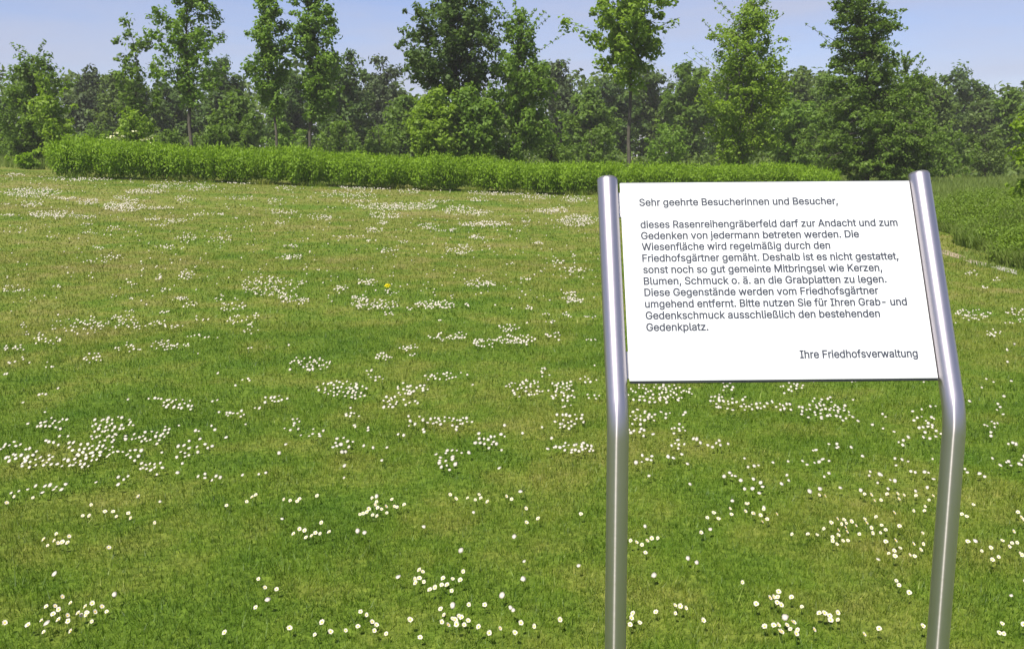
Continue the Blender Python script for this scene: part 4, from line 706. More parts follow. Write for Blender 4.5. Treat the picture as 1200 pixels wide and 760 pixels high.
 'j': (83, '15 201 68 201 68 -15 67 -27 65 -39 61 -50 55 -60 47 -68 38 -74 27 -79 15 -82 2 -82 -16 -82 -16 -32 0 -32 6 -32 10 -30 12 -29 13 -26 15 -21 15 -14 42 210 33 211 26 214 19 219 14 226 10 233 9 242 10 250 14 258 19 264 26 269 33 272 42 273 50 272 58 269 64 264 70 258 73 250 74 242 73 233 70 226 64 219 58 214 50 211', '14 11 15 11 14 12 13 12 14 23 31 24 30 24 31 15 11 10 10 9 15 16 15 9 27 26 25 25 24 27 24 30 27 30 29 27 28 27 29 21 33 22 32 22 33 43 35 44 34 44 35 33 21 44 44 34 33 40 39 41 39 38 37 41 39 42 36 42 39 39 37 36 35 43 42 42 36 35 16 9 8 8 7 16 17 16 7 7 6 17 6 5 17 18 17 5 5 4 18 19 18 4 4 3 19 3 2 19 20 19 2 2 1 20 0 20 1 31 23 22 22 32 31'),
 'k': (190, '45 46 44 117 56 117 138 201 203 199 97 89 93 89 15 -11 15 265 68 265 68 -11 142 -11 59 94 97 131 208 -11 68 129 68 66 76 73 68 83 68 102 115 108', '8 7 1 10 0 7 1 7 0 0 12 1 12 2 1 5 13 6 11 14 5 5 14 20 13 5 20 4 3 13 5 6 17 0 10 16 2 12 15 1 2 9 8 1 9 9 2 15 13 3 15 19 18 6 12 0 16 18 19 12 11 5 17 16 17 18 17 6 18 12 16 18 15 12 19 13 15 19 6 13 19 4 13 20'),
 'l': (95, '69 -12 54 -11 40 -6 29 2 21 14 17 27 15 42 15 265 68 265 68 50 68 43 69 39 69 37 69 38 70 37 74 37 76 37 77 37 79 37 80 37 81 38 93 40 103 -7 90 -10 86 -11 82 -11 78 -12 74 -12 69 38', '0 12 1 2 1 12 12 13 2 3 2 13 4 3 13 5 4 13 13 11 5 11 10 5 6 5 10 10 9 6 7 6 9 9 8 7 15 27 26 26 16 15 24 23 19 20 19 23 23 22 20 22 21 20 16 26 25 17 16 25 18 17 25 25 24 18 24 19 18 27 15 0 15 14 0 12 0 14 13 12 28 12 14 28 11 13 28'),
 'm': (305, '15 -11 15 201 67 201 67 137 39 137 47 161 52 171 58 180 65 187 73 193 81 198 91 201 100 203 110 204 125 202 139 197 151 188 161 177 167 164 175 136 141 136 149 160 154 170 160 179 168 186 176 193 186 198 196 201 207 203 218 204 231 203 243 200 254 196 264 189 273 180 280 170 285 157 288 143 289 128 289 -11 237 -11 237 126 236 137 233 143 229 148 223 151 217 153 209 154 203 154 197 152 193 150 188 147 185 144 182 140 180 135 179 130 179 123 179 -11 126 -11 126 129 125 137 123 143 119 147 114 151 107 153 100 154 94 154 89 152 84 150 80 147 76 144 72 139 70 134 68 127 68 119 68 -11 67 189 160 178', '1 0 4 4 5 1 8 2 7 5 4 3 1 5 6 6 7 1 7 2 1 75 74 0 4 0 74 74 73 4 3 4 73 73 72 3 72 71 3 71 70 3 5 3 6 66 65 11 12 64 13 64 12 65 11 65 12 21 22 15 22 16 15 60 59 20 61 60 20 20 21 61 61 21 62 63 62 21 21 15 63 15 14 63 64 63 14 13 64 14 67 66 9 10 9 66 66 11 10 18 24 17 23 17 24 56 55 19 24 18 25 49 48 26 48 27 26 19 55 54 54 53 19 53 52 19 18 19 52 52 51 18 51 50 18 50 49 18 25 18 49 49 26 25 47 46 29 46 45 30 29 46 30 39 38 41 38 37 41 39 41 40 41 37 42 37 36 42 43 42 36 36 35 43 35 34 43 44 43 34 34 33 44 33 32 44 45 44 32 32 31 45 30 45 31 27 48 47 28 27 47 47 29 28 57 56 58 59 58 56 20 59 56 56 19 20 21 20 19 19 18 21 22 21 18 18 17 22 22 17 77 68 67 9 76 3 9 3 70 9 70 69 9 69 68 9 3 76 8 8 7 3 7 6 3 2 8 76 17 23 77 16 22 77'),
 'n': (205, '68 113 68 -11 15 -11 15 201 67 201 67 133 35 133 48 165 58 179 70 190 83 197 98 202 114 203 128 202 141 199 153 194 164 187 173 177 180 165 185 152 189 137 190 121 190 -11 137 -11 137 117 136 129 133 138 128 145 122 149 115 152 105 154 98 153 91 151 86 149 81 146 76 141 73 136 70 130 68 122 67 188', '3 2 6 6 7 3 1 0 2 6 2 0 7 6 5 3 7 8 8 4 3 33 32 9 32 10 9 6 0 38 5 6 38 38 37 5 37 36 5 36 35 5 7 5 8 29 12 30 29 28 13 12 29 13 22 21 24 22 24 23 24 21 25 21 20 25 20 19 25 26 25 19 19 18 26 18 17 26 27 26 17 17 16 27 16 15 27 28 27 15 15 14 28 13 28 14 10 32 31 11 10 31 31 30 11 30 12 11 34 33 9 39 5 9 5 35 9 35 34 9 5 39 8 4 8 39'),
 'o': (208, '104 -15 85 -14 68 -9 53 -1 39 9 27 22 18 38 11 55 7 74 6 94 7 114 11 133 18 150 27 166 39 179 53 189 68 197 85 202 104 203 122 202 139 197 155 189 169 179 180 166 190 150 196 133 200 114 202 94 200 74 196 55 190 38 180 22 169 9 155 -1 139 -9 122 -14 104 34 113 35 122 38 128 42 134 47 139 54 143 63 146 72 148 83 149 94 148 105 146 115 143 125 139 134 134 141 128 146 122 150 113 153 104 154 94 153 86 150 79 146 73 141 68 134 64 125 62 116 60 105 59 94 60 83 62 72 64 63 68 54 73 47 79 42 86 38 94 35', '8 7 65 65 64 8 9 8 64 64 63 9 63 62 9 10 9 62 62 61 10 11 10 61 0 71 1 55 18 17 1 71 2 71 70 2 56 55 16 55 17 16 2 70 3 70 69 3 4 3 69 69 68 4 5 4 68 68 67 5 6 5 67 67 66 6 7 6 66 65 7 66 11 61 60 12 11 60 60 59 12 13 12 59 59 58 13 14 13 58 58 57 14 15 14 57 57 56 15 56 16 15 37 35 34 38 37 34 53 52 20 19 53 20 29 28 43 44 43 28 28 27 44 45 44 27 46 45 27 27 26 46 47 46 26 26 25 47 38 34 33 39 38 33 33 32 39 40 39 32 32 31 40 41 40 31 31 30 41 42 41 30 30 29 42 29 43 42 47 25 48 25 24 48 49 48 24 24 23 49 50 49 23 23 22 50 51 50 22 22 21 51 52 51 21 20 52 21 35 37 0 37 36 0 71 0 36 18 55 54 54 53 18 53 19 18'),
 'p': (212, '15 -82 15 201 67 201 67 171 53 171 53 170 56 175 60 180 66 186 73 191 81 196 91 200 102 202 115 203 132 202 148 197 163 190 175 179 186 166 195 151 201 134 205 115 206 94 205 74 201 55 195 38 186 22 176 9 163 -1 148 -9 132 -14 115 -15 102 -14 91 -12 81 -8 73 -3 66 3 61 8 56 14 53 19 53 18 68 18 68 -82 110 34 119 35 127 38 133 42 139 47 144 54 148 62 151 72 152 83 153 95 152 106 151 117 148 127 144 135 139 141 133 147 127 151 119 153 110 154 101 153 94 151 87 147 81 142 77 135 73 127 70 118 68 107 67 95 68 82 70 71 73 62 77 53 82 47 87 41 94 38 101 35 53 171 67 187 53 18 68 1', '1 0 39 38 40 0 39 0 40 1 5 4 4 6 1 6 7 1 37 36 41 36 37 0 38 0 37 37 41 38 38 41 81 71 70 39 1 39 70 70 69 1 5 1 69 5 3 79 79 3 6 7 6 3 3 8 7 8 2 7 1 7 2 33 78 34 63 62 10 62 11 10 36 0 82 41 36 82 35 34 41 34 78 41 78 77 41 77 76 41 76 75 41 75 74 41 39 41 74 74 73 39 73 72 39 71 39 72 5 69 68 68 67 5 67 66 5 3 5 66 66 65 3 65 64 3 64 63 3 63 10 3 10 9 3 8 3 80 61 13 12 43 32 31 31 44 43 13 61 60 44 31 30 45 44 30 60 59 14 13 60 14 24 23 50 51 50 23 23 22 51 52 51 22 53 52 22 22 21 53 54 53 21 21 20 54 45 30 29 46 45 29 29 28 46 28 27 46 47 46 27 27 26 47 48 47 26 26 25 48 49 48 25 25 24 49 24 50 49 54 20 55 20 19 55 56 55 19 19 18 56 57 56 18 18 17 57 58 57 17 17 16 58 16 15 58 59 58 15 14 59 15 78 33 32 32 43 78 61 12 62 11 62 12 3 9 80 6 4 79 2 8 80 40 38 81 41 39 81 35 41 82 0 42 82'),
 'r': (130, '15 -11 15 201 67 201 67 171 51 171 53 175 60 185 70 193 81 199 94 202 106 203 109 203 112 203 115 203 118 203 120 203 133 202 133 148 118 151 117 151 114 151 110 152 107 152 104 152 97 151 90 150 85 148 80 144 76 141 72 136 70 131 68 125 68 118 68 -11 67 190', '4 5 1 5 4 3 3 6 5 1 5 6 6 2 1 0 33 32 1 0 32 4 1 32 32 31 4 31 30 4 30 29 4 29 28 4 3 4 28 28 27 3 27 26 3 8 7 3 6 3 34 24 23 9 10 22 11 22 10 23 9 23 10 17 16 18 16 15 18 18 15 19 20 19 15 15 14 20 13 20 14 20 13 21 13 12 21 22 21 12 11 22 12 3 26 25 25 24 3 8 3 24 24 9 8 3 7 34 2 6 34'),
 's': (182, '91 -15 77 -14 64 -12 52 -9 41 -3 31 3 23 12 15 22 10 33 4 55 54 66 60 49 64 43 68 39 74 36 82 34 91 34 101 35 109 37 116 40 120 44 122 48 123 52 123 55 121 57 119 60 116 62 111 65 103 67 72 74 55 80 40 87 28 96 19 108 14 122 12 137 14 150 17 161 24 172 32 182 42 189 53 195 66 200 79 202 94 203 107 202 120 200 131 196 141 191 150 184 158 177 164 168 169 158 176 137 127 126 121 140 118 145 114 149 109 152 103 154 94 155 85 155 78 153 72 149 68 146 66 142 65 138 66 135 67 132 69 130 73 127 80 125 89 122 118 115 135 110 149 103 161 93 170 82 175 68 177 53 175 40 172 28 165 17 157 7 146 -1 134 -7 121 -11 106 -14', '5 12 6 12 11 6 7 6 11 8 7 11 11 10 8 9 8 10 0 16 1 16 15 1 1 15 2 15 14 2 72 71 29 62 61 42 61 43 42 2 14 3 14 13 3 4 3 13 5 4 13 12 5 13 29 71 30 71 70 30 31 30 70 70 69 31 32 31 69 69 68 32 33 32 68 68 67 33 34 33 67 35 34 67 67 66 35 36 35 66 66 65 36 37 36 65 38 37 65 65 64 38 39 38 64 40 39 64 64 63 40 41 40 63 63 62 41 62 42 41 60 59 45 44 60 45 17 87 86 18 17 86 28 27 73 59 58 46 45 59 46 80 79 22 23 22 79 79 78 23 78 77 23 53 52 54 18 86 85 19 18 85 85 84 19 20 19 84 84 83 20 83 82 20 21 20 82 82 81 21 81 80 21 80 22 21 23 77 24 77 76 24 25 24 76 76 75 25 26 25 75 75 74 26 27 26 74 73 27 74 54 52 55 52 51 55 56 55 51 51 50 56 50 49 56 57 56 49 49 48 57 58 57 48 48 47 58 46 58 47 16 0 87 87 17 16 72 29 28 28 73 72 43 61 60 60 44 43'),
 't': (114, '113 201 113 153 -8 153 -8 201 21 247 74 247 74 49 74 43 75 40 76 38 77 37 80 36 85 36 87 36 89 36 91 36 94 37 97 37 109 39 119 -7 106 -11 102 -12 97 -12 93 -13 88 -13 84 -13 67 -11 51 -6 38 3 29 15 23 30 21 46 74 201 74 153 21 153 21 201', '11 10 26 26 10 27 10 9 27 28 27 9 29 28 9 9 8 29 30 29 8 8 7 30 31 30 7 7 6 31 33 34 6 12 25 24 24 13 12 13 24 23 23 14 13 17 20 19 19 18 17 14 23 22 15 14 22 16 15 22 22 21 16 21 20 16 20 17 16 11 26 25 25 12 11 32 35 33 35 32 5 1 0 32 33 1 32 31 6 34 3 2 34 35 3 34 34 33 35 5 4 35'),
 'u': (205, '91 -14 77 -13 64 -10 52 -4 41 3 32 13 25 24 19 38 16 53 15 69 15 201 68 201 68 73 69 61 72 52 77 45 83 40 90 37 100 36 107 37 113 38 119 41 124 44 128 48 132 54 135 60 136 68 137 77 137 201 190 201 190 -11 138 -11 138 57 170 57 157 25 147 10 135 -1 121 -8 107 -12 138 2', '17 0 18 0 17 1 16 1 17 1 16 2 3 2 16 16 15 3 4 3 15 5 4 15 15 14 5 6 5 14 7 6 14 14 13 7 8 7 13 9 8 13 13 12 9 10 9 12 12 11 10 19 38 37 37 20 19 20 37 36 21 20 36 33 30 29 34 35 30 30 33 34 30 35 31 34 33 32 26 32 33 27 26 33 33 29 27 28 27 29 35 34 32 24 23 32 25 24 32 32 26 25 18 0 38 38 19 18 21 36 22 39 32 36 32 23 36 23 22 36 32 39 35 31 35 39'),
 'v': (195, '74 -11 -7 201 50 201 93 81 97 70 101 58 104 46 107 35 110 24 117 -1 77 -1 85 24 88 35 91 46 94 58 98 70 102 81 145 201 202 201 121 -11 97 69', '0 10 1 10 11 1 3 14 4 14 3 13 12 13 3 1 11 12 12 3 1 2 1 3 16 6 7 6 16 5 15 5 16 19 18 9 8 9 18 8 18 7 16 7 18 18 17 16 10 0 19 19 9 10 11 10 9 9 8 11 12 11 8 8 7 12 13 12 7 7 6 13 14 13 6 6 5 14 14 5 20 5 15 20 4 14 20'),
 'w': (284, '61 -11 -4 201 52 201 77 110 88 71 91 56 95 40 101 10 69 10 75 39 79 55 82 70 86 84 89 97 93 110 118 201 167 201 191 110 201 70 205 56 208 40 215 10 182 10 189 40 192 55 196 70 206 110 232 201 287 201 223 -11 176 -11 149 83 142 110 135 137 124 180 159 180 149 138 142 110 139 100 137 92 135 83 108 -11 85 81 199 81 142 109', '0 8 9 0 9 1 3 10 11 11 4 42 1 9 10 10 3 1 2 1 3 5 6 40 40 39 13 14 13 39 33 34 14 8 0 41 41 7 8 9 8 7 7 6 9 10 9 6 6 5 10 11 10 5 4 11 5 5 40 4 12 4 40 40 13 12 34 15 14 37 32 44 37 36 32 18 25 19 19 25 24 25 18 43 20 21 29 29 28 20 28 27 26 19 24 20 20 28 19 28 26 19 18 19 26 43 18 26 29 21 30 22 30 21 23 22 21 21 20 23 20 24 23 31 23 24 24 25 31 25 17 31 37 31 17 36 37 17 35 36 17 16 35 17 22 23 31 14 39 38 38 32 14 33 14 32 32 36 33 34 33 36 36 35 34 15 34 35 35 16 15 4 12 42 3 11 42 17 25 43 6 7 40 30 22 31 32 38 44 31 37 44 7 41 40'),
 'z': (190, '10 -11 10 27 116 164 116 150 13 150 13 201 177 201 177 162 74 26 74 39 180 39 180 -11 106 150 84 39', '1 0 8 8 9 1 1 9 3 2 3 7 7 3 9 2 7 6 8 0 11 11 10 8 5 4 2 2 6 5 2 4 12 3 2 12 1 3 12 8 10 13 9 8 13 7 9 13'),
 'ß': (221, '72 181 72 -11 19 -11 19 182 21 207 29 229 42 246 58 259 77 266 98 269 111 268 123 266 135 262 146 256 156 248 165 238 172 226 176 212 177 197 176 187 175 179 173 171 170 165 167 160 163 155 160 151 158 147 156 144 155 142 154 139 154 136 154 133 155 130 157 128 161 124 165 120 170 116 176 112 182 107 188 102 195 96 200 89 205 81 209 72 212 62 213 50 212 37 208 25 202 15 195 6 185 -2 174 -7 162 -11 149 -14 135 -14 123 -14 111 -12 101 -10 91 -7 83 -3 68 6 89 53 103 44 108 42 113 39 118 37 125 36 133 36 142 37 149 38 154 41 157 44 159 48 160 52 159 56 158 59 156 63 153 67 148 71 143 75 138 79 131 84 125 88 119 94 113 100 108 108 104 116 101 126 100 136 101 144 102 152 105 158 109 163 112 168 115 172 118 175 120 178 122 182 124 185 125 189 125 194 124 202 122 208 118 212 113 216 106 218 98 218 90 217 84 215 79 211 75 204 73 194 72 3 72 15', '60 2 1 0 111 3 4 3 111 111 110 4 5 4 110 110 109 5 6 5 109 106 9 107 3 2 60 6 109 108 7 6 108 8 7 108 108 107 8 107 9 8 67 66 55 55 66 56 65 56 66 105 104 11 10 105 11 56 65 57 65 64 57 58 57 64 64 63 58 59 58 63 62 59 63 105 10 106 9 106 10 68 54 53 68 53 52 69 68 52 52 51 69 70 69 51 51 50 70 50 49 70 71 70 49 49 48 71 48 47 71 72 71 47 47 46 72 46 45 72 73 72 45 45 44 73 74 73 44 44 43 74 43 42 74 75 74 42 42 41 75 76 75 41 41 40 76 40 39 76 77 76 39 39 38 77 78 77 38 38 37 78 79 78 37 37 36 79 80 79 36 36 35 80 67 55 54 54 68 67 80 35 81 35 34 81 82 81 34 34 33 82 83 82 33 33 32 83 84 83 32 85 84 32 32 31 85 86 85 31 87 86 31 31 30 87 88 87 30 89 88 30 30 29 89 90 89 29 91 90 29 92 91 29 29 28 92 93 92 28 94 93 28 28 27 94 95 94 27 27 26 95 96 95 26 26 25 96 25 24 96 97 96 24 24 23 97 98 97 23 23 22 98 22 21 98 99 98 21 21 20 99 20 19 99 100 99 19 19 18 100 101 100 18 18 17 101 17 16 101 102 101 16 16 15 102 15 14 102 103 102 14 14 13 103 104 103 13 13 12 104 11 104 12 62 61 59 113 112 61 112 113 60 0 3 60 59 61 112 60 1 112 0 60 113'),
 'ä': (195, '80 -15 67 -14 54 -12 43 -8 32 -1 22 7 15 16 9 28 5 40 4 54 5 66 8 77 12 86 18 94 25 101 33 106 42 110 51 114 60 116 69 118 79 120 88 121 115 124 121 125 125 126 127 127 127 127 127 126 127 128 127 128 126 134 125 139 124 143 121 146 119 149 115 151 110 153 105 154 98 154 91 154 84 153 79 151 74 149 70 146 67 143 64 139 62 136 56 124 5 139 16 162 23 172 32 181 42 188 52 194 63 198 74 201 86 203 97 203 105 203 113 202 122 200 131 198 140 194 149 189 157 183 165 175 171 165 176 154 178 140 179 126 179 -11 127 -11 127 15 143 15 143 15 139 10 134 4 127 -1 120 -6 112 -10 102 -13 91 -15 85 34 94 34 102 36 109 39 114 43 119 47 122 52 125 58 126 63 127 69 127 73 142 84 138 82 133 80 128 79 123 78 118 77 112 76 107 75 102 75 89 73 83 72 77 71 71 69 66 67 63 65 60 62 58 60 57 57 57 52 57 48 58 45 60 43 62 40 65 38 69 36 74 35 79 34 131 210 122 211 115 214 108 219 103 226 100 233 99 242 100 250 103 257 108 264 115 269 122 272 131 273 139 272 146 269 153 264 158 257 161 250 162 242 161 233 158 226 153 219 146 214 139 211 59 210 51 211 43 214 37 219 32 226 28 233 27 242 28 250 32 257 37 264 43 269 51 272 59 273 67 272 74 269 81 264 86 257 89 250 90 242 89 233 86 226 81 219 74 214 67 211 127 127 127 128 143 15 127 -1', '150 149 148 152 151 150 146 145 144 147 146 144 144 156 147 153 147 156 154 153 156 155 154 156 6 5 114 114 113 6 7 6 113 113 112 7 8 7 112 112 111 8 9 8 111 111 110 9 10 9 110 11 10 110 110 109 11 12 11 109 13 12 109 49 48 47 150 148 147 147 153 150 152 150 153 81 82 0 119 0 82 20 103 102 102 21 20 55 40 39 39 56 55 164 163 165 163 162 165 162 161 159 161 160 159 0 119 1 118 1 119 18 105 104 19 18 104 104 103 19 103 20 19 41 40 54 40 55 54 167 166 165 158 157 159 1 118 2 118 117 2 3 2 117 117 116 3 4 3 116 116 115 4 5 4 115 114 5 115 13 109 108 14 13 108 15 14 108 108 107 15 16 15 107 107 106 16 17 16 106 106 105 17 105 18 17 49 47 46 46 45 49 50 49 45 45 44 50 51 50 44 44 43 51 52 51 43 43 42 52 53 52 42 42 41 53 41 54 53 167 165 144 165 162 144 156 144 162 162 159 156 159 157 156 126 125 124 36 59 37 58 37 59 83 80 79 84 83 79 37 58 38 57 38 58 126 124 123 123 129 126 129 128 126 127 126 128 22 98 97 98 22 99 100 99 22 59 36 60 26 27 25 25 28 29 76 77 71 77 76 72 76 75 72 90 93 91 74 73 70 93 74 70 70 69 93 140 139 141 139 138 141 138 137 135 137 136 135 76 71 70 75 76 70 70 73 75 72 75 170 72 170 74 25 27 93 93 69 25 28 25 69 69 68 28 30 28 68 68 67 30 142 141 143 120 143 141 141 138 120 132 120 138 138 135 132 133 132 135 135 134 133 77 72 171 79 78 72 84 79 72 85 84 72 86 85 72 87 86 72 72 74 87 88 87 74 89 88 74 90 89 74 74 93 90 22 97 96 23 22 96 96 95 23 95 94 23 24 23 94 94 93 24 93 27 24 26 25 168 30 67 31 67 66 31 32 31 66 66 65 32 33 32 65 65 64 33 64 63 33 34 33 63 63 62 34 35 34 62 62 61 35 36 35 61 60 36 61 122 121 120 123 122 120 120 132 123 129 123 132 130 129 132 131 130 132 80 83 81 82 81 83 21 102 101 101 100 21 100 22 21 38 57 39 56 39 57 25 29 168 24 27 168 27 26 168 28 30 169 29 28 169 168 29 169 72 78 171 75 73 170 71 77 171 92 91 93'),
 'ü': (205, '91 -14 77 -13 64 -10 52 -4 41 3 32 13 25 24 19 38 16 53 15 69 15 201 68 201 68 73 69 61 72 52 77 45 83 40 90 37 100 36 107 37 113 38 119 41 124 44 128 48 132 54 135 60 136 68 137 77 137 201 190 201 190 -11 138 -11 138 57 170 57 157 25 147 10 135 -1 121 -8 107 -12 138 210 130 211 123 214 116 219 111 226 108 233 107 242 108 250 111 257 116 264 123 269 130 272 138 273 147 272 154 269 161 264 166 257 169 250 170 242 169 233 166 226 161 219 154 214 147 211 67 210 58 211 51 214 44 219 39 226 36 233 35 242 36 250 39 257 44 264 51 269 58 272 67 273 75 272 82 269 89 264 94 257 97 250 98 242 97 233 94 226 89 219 82 214 75 211 138 2', '68 67 69 74 73 75 75 73 72 69 67 66 66 72 69 72 71 69 70 69 71 17 0 18 83 82 84 82 81 84 81 80 78 80 79 78 0 17 1 17 16 1 86 85 84 63 86 84 84 81 63 77 76 78 1 16 2 3 2 16 16 15 3 4 3 15 5 4 15 15 14 5 6 5 14 7 6 14 14 13 7 8 7 13 9 8 13 13 12 9 10 9 12 12 11 10 65 64 63 66 65 63 72 66 63 75 72 63 63 81 75 81 78 75 78 76 75 45 44 43 43 42 45 42 48 45 48 47 45 46 45 47 19 38 37 20 19 37 37 36 20 21 20 36 33 30 29 30 33 34 60 59 58 58 57 60 57 56 54 55 54 56 35 31 30 30 34 35 34 33 32 33 29 27 28 27 29 62 61 60 39 62 60 60 57 39 51 39 57 57 54 51 52 51 54 53 52 54 35 34 32 24 23 32 25 24 32 26 25 32 32 33 26 33 27 26 41 40 39 42 41 39 39 51 42 48 42 51 49 48 51 50 49 51 18 0 38 38 19 18 21 36 22 87 32 36 32 23 36 23 22 36 32 87 35 31 35 87'),
}

# ------------------------------------------------------------------ the information sign
def bent_path(base, up_len_low, r_bend, tilt, total_up):
    """centre line of a post: upright, then leaning back by tilt, with a rounded bend; local y is backwards"""
    P = []
    zb = up_len_low
    t = r_bend * math.tan(tilt / 2)
    for z in np.linspace(0, zb - t, 6): P.append((0, 0, z))
    for a in np.linspace(0, tilt, 11)[1:]:
        P.append((0, r_bend * (1 - math.cos(a)), zb - t + r_bend * math.sin(a)))
    ey, ez = P[-1][1], P[-1][2]
    for s in np.linspace(0, total_up - t, 5)[1:]:
        P.append((0, ey + s * math.sin(tilt), ez + s * math.cos(tilt)))
    return P

def make_sign():
    TAU, S, D = 0.4717, 0.6536, 0.0424
    O = Vector((0.5315, 1.7764, 1.1019)); BX, BS, BW, BH = 0.0015, 0.0759, 0.6051, 0.4231
    root = empty('information_sign', (O.x + 0.0077 * O.z, O.y, 0))
    tag(root, 'white cemetery notice board with German text on two bent steel posts in the lawn', 'sign')
    root.rotation_euler = (0, -0.0077, 0.0113)
    for s, top in ((-1, 0.506), (1, 0.512)):
        pts = bent_path(None, O.z + 0.30, 0.16, TAU, top)
        pts = [(s * S / 2, y, z - 0.30) for (_, y, z) in pts]
        sides = 40; bm = bmesh.new(); rings = []
        for i, p in enumerate(pts):
            a = Vector(pts[max(i - 1, 0)]); b = Vector(pts[min(i + 1, len(pts) - 1)]); t = (b - a).normalized()
            u = Vector((1, 0, 0)); w = t.cross(u).normalized()
            rings.append([bm.verts.new(Vector(p) + (u * math.cos(2 * math.pi * k / sides) + w * math.sin(2 * math.pi * k / sides)) * D / 2) for k in range(sides)])
        for r0, r1 in zip(rings, rings[1:]):
            for k in range(sides): bm.faces.new((r0[k], r0[(k + 1) % sides], r1[(k + 1) % sides], r1[k]))
        uvl = bm.loops.layers.uv.new('along_post')
        for f in bm.faces:
            for lp in f.loops:
                ri, rk = next((i, r.index(lp.vert)) for i, r in enumerate(rings) if lp.vert in r)
                lp[uvl].uv = (ri * 0.1, rk * 0.02)
        bmesh.ops.recalc_face_normals(bm, faces=bm.faces)
        po = obj_bm('post', bm, M_STEEL, root, True)
        # slightly domed end cap
        bm = bmesh.new(); tv = Vector((0, math.sin(TAU), math.cos(TAU))); e = Vector(pts[-1]); u = Vector((1, 0, 0)); w = tv.cross(u)
        prev = None
        for rr, hh in ((D / 2 - 0.0004, -0.004), (D / 2 + 0.0004, 0.0002), (D / 2 - 0.0006, 0.0022), (D / 2 - 0.006, 0.0038), (0.004, 0.0046)):
            ring = [bm.verts.new(e + tv * hh + (u * math.cos(2 * math.pi * k / 32) + w * math.sin(2 * math.pi * k / 32)) * rr) for k in range(32)]
            if prev:
                for k in range(32): bm.faces.new((prev[k], prev[(k + 1) % 32], ring[(k + 1) % 32], ring[k]))
            prev = ring
        bm.faces.new(prev); bmesh.ops.recalc_face_normals(bm, faces=bm.faces)
        obj_bm('end_cap', bm, M_CAP, po, True)
    # the board lies in the plane through both posts; frame: x right, y up the slope, z towards the reader
    fr = Matrix.Translation((BX, 0, O.z)) @ Matrix.Rotation(math.pi / 2 - TAU, 4, 'X') @ Matrix.Translation((0, BS, 0))
    def slab(x0, x1, y0, y1, z0, z1, bev):
        bm = bmesh.new(); bmesh.ops.create_cube(bm, size=1)
        bmesh.ops.scale(bm, verts=bm.verts, vec=(x1 - x0, y1 - y0, z1 - z0)); bmesh.ops.translate(bm, verts=bm.verts, vec=((x0 + x1) / 2, (y0 + y1) / 2, (z0 + z1) / 2))
        if bev: bmesh.ops.bevel(bm, geom=bm.edges, offset=bev, segments=2, affect='EDGES')
        return bm
    bm = slab(-BW / 2, BW / 2, 0, BH, -0.0015, 0.0015, 0.0006); bm.transform(fr)
    board = obj_bm('board', bm, M_BOARD, root)
    bm = slab(-BW / 2 + 0.002, BW / 2 + 0.0035, -0.0032, BH + 0.0028, -0.0080, -0.0017, 0.0006); bm.transform(fr)
    obj_bm('backing_plate', bm, M_EDGE, board)
    # clamps that hold the board between the posts
    for sx in (-1, 1):
        for yc in (0.035, BH - 0.045):
            x0, x1 = (-(S / 2 - D / 2) - 0.003 - BX, -BW / 2 + 0.03) if sx < 0 else (BW / 2 - 0.03, S / 2 - D / 2 + 0.003 - BX)
            bm = slab(x0, x1, yc - 0.028, yc + 0.028, -0.016, -0.0085, 0.001); bm.transform(fr)
            obj_bm('clamp', bm, M_CLAMP, root)
    # lettering
    LINES = [("Sehr geehrte Besucherinnen und Besucher,", -.2646, .1480, .3712), ("dieses Rasenreihengräberfeld darf zur Andacht und zum", -.2646, .2658, .3218),
             ("Gedenken von jedermann betreten werden. Die", -.2646, .1832, .2972), ("Wiesenfläche wird regelmäßig durch den", -.2646, .1213, .2730),
             ("Friedhofsgärtner gemäht. Deshalb ist es nicht gestattet,", -.2646, .2579, .2482), ("sonst noch so gut gemeinte Mitbringsel wie Kerzen,", -.2643, .2215, .2234),
             ("Blumen, Schmuck o. ä. an die Grabplatten zu legen.", -.2643, .2272, .1989), ("Diese Gegenstände werden vom Friedhofsgärtner", -.2643, .2078, .1748),
             ("umgehend entfernt. Bitte nutzen Sie für Ihren Grab- und", -.2643, .2623, .1504), ("Gedenkschmuck ausschließlich den bestehenden", -.2643, .2049, .1262),
             ("Gedenkplatz.", -.2643, -.1404, .1018), ("Ihre Friedhofsverwaltung", .0359, .2692, .0430)]
    def typeset(lines):
        V, F, n = [], [], 0
        for text, x0, x1, yb in lines:
            pen, vs = 0, []
            for ch in text:
                if ch == ' ': pen += SPACE_ADV; continue
                adv, vv, ff = GLYPHS[ch]
                co = np.array([float(q) for q in vv.split()]).reshape(-1, 2); co[:, 0] += pen; vs.append(co)
                F.append(np.array([int(q) for q in ff.split()]).reshape(-1, 3) + n); n += len(co); pen += adv
            co = np.concatenate(vs); a, b = co[:, 0].min(), co[:, 0].max()
            V.append(np.stack([(co[:, 0] - a) / (b - a) * (x1 - x0) + x0, co[:, 1] / 500 * 0.0305 + yb, np.full(len(co), 0.0017)], -1))
        o = mesh_np('lettering', np.concatenate(V), np.concatenate(F), M_INK, board)
        o.data.transform(fr)
    for a, b in ((0, 1), (1, 11), (11, 12)): typeset(LINES[a:b])
make_sign()

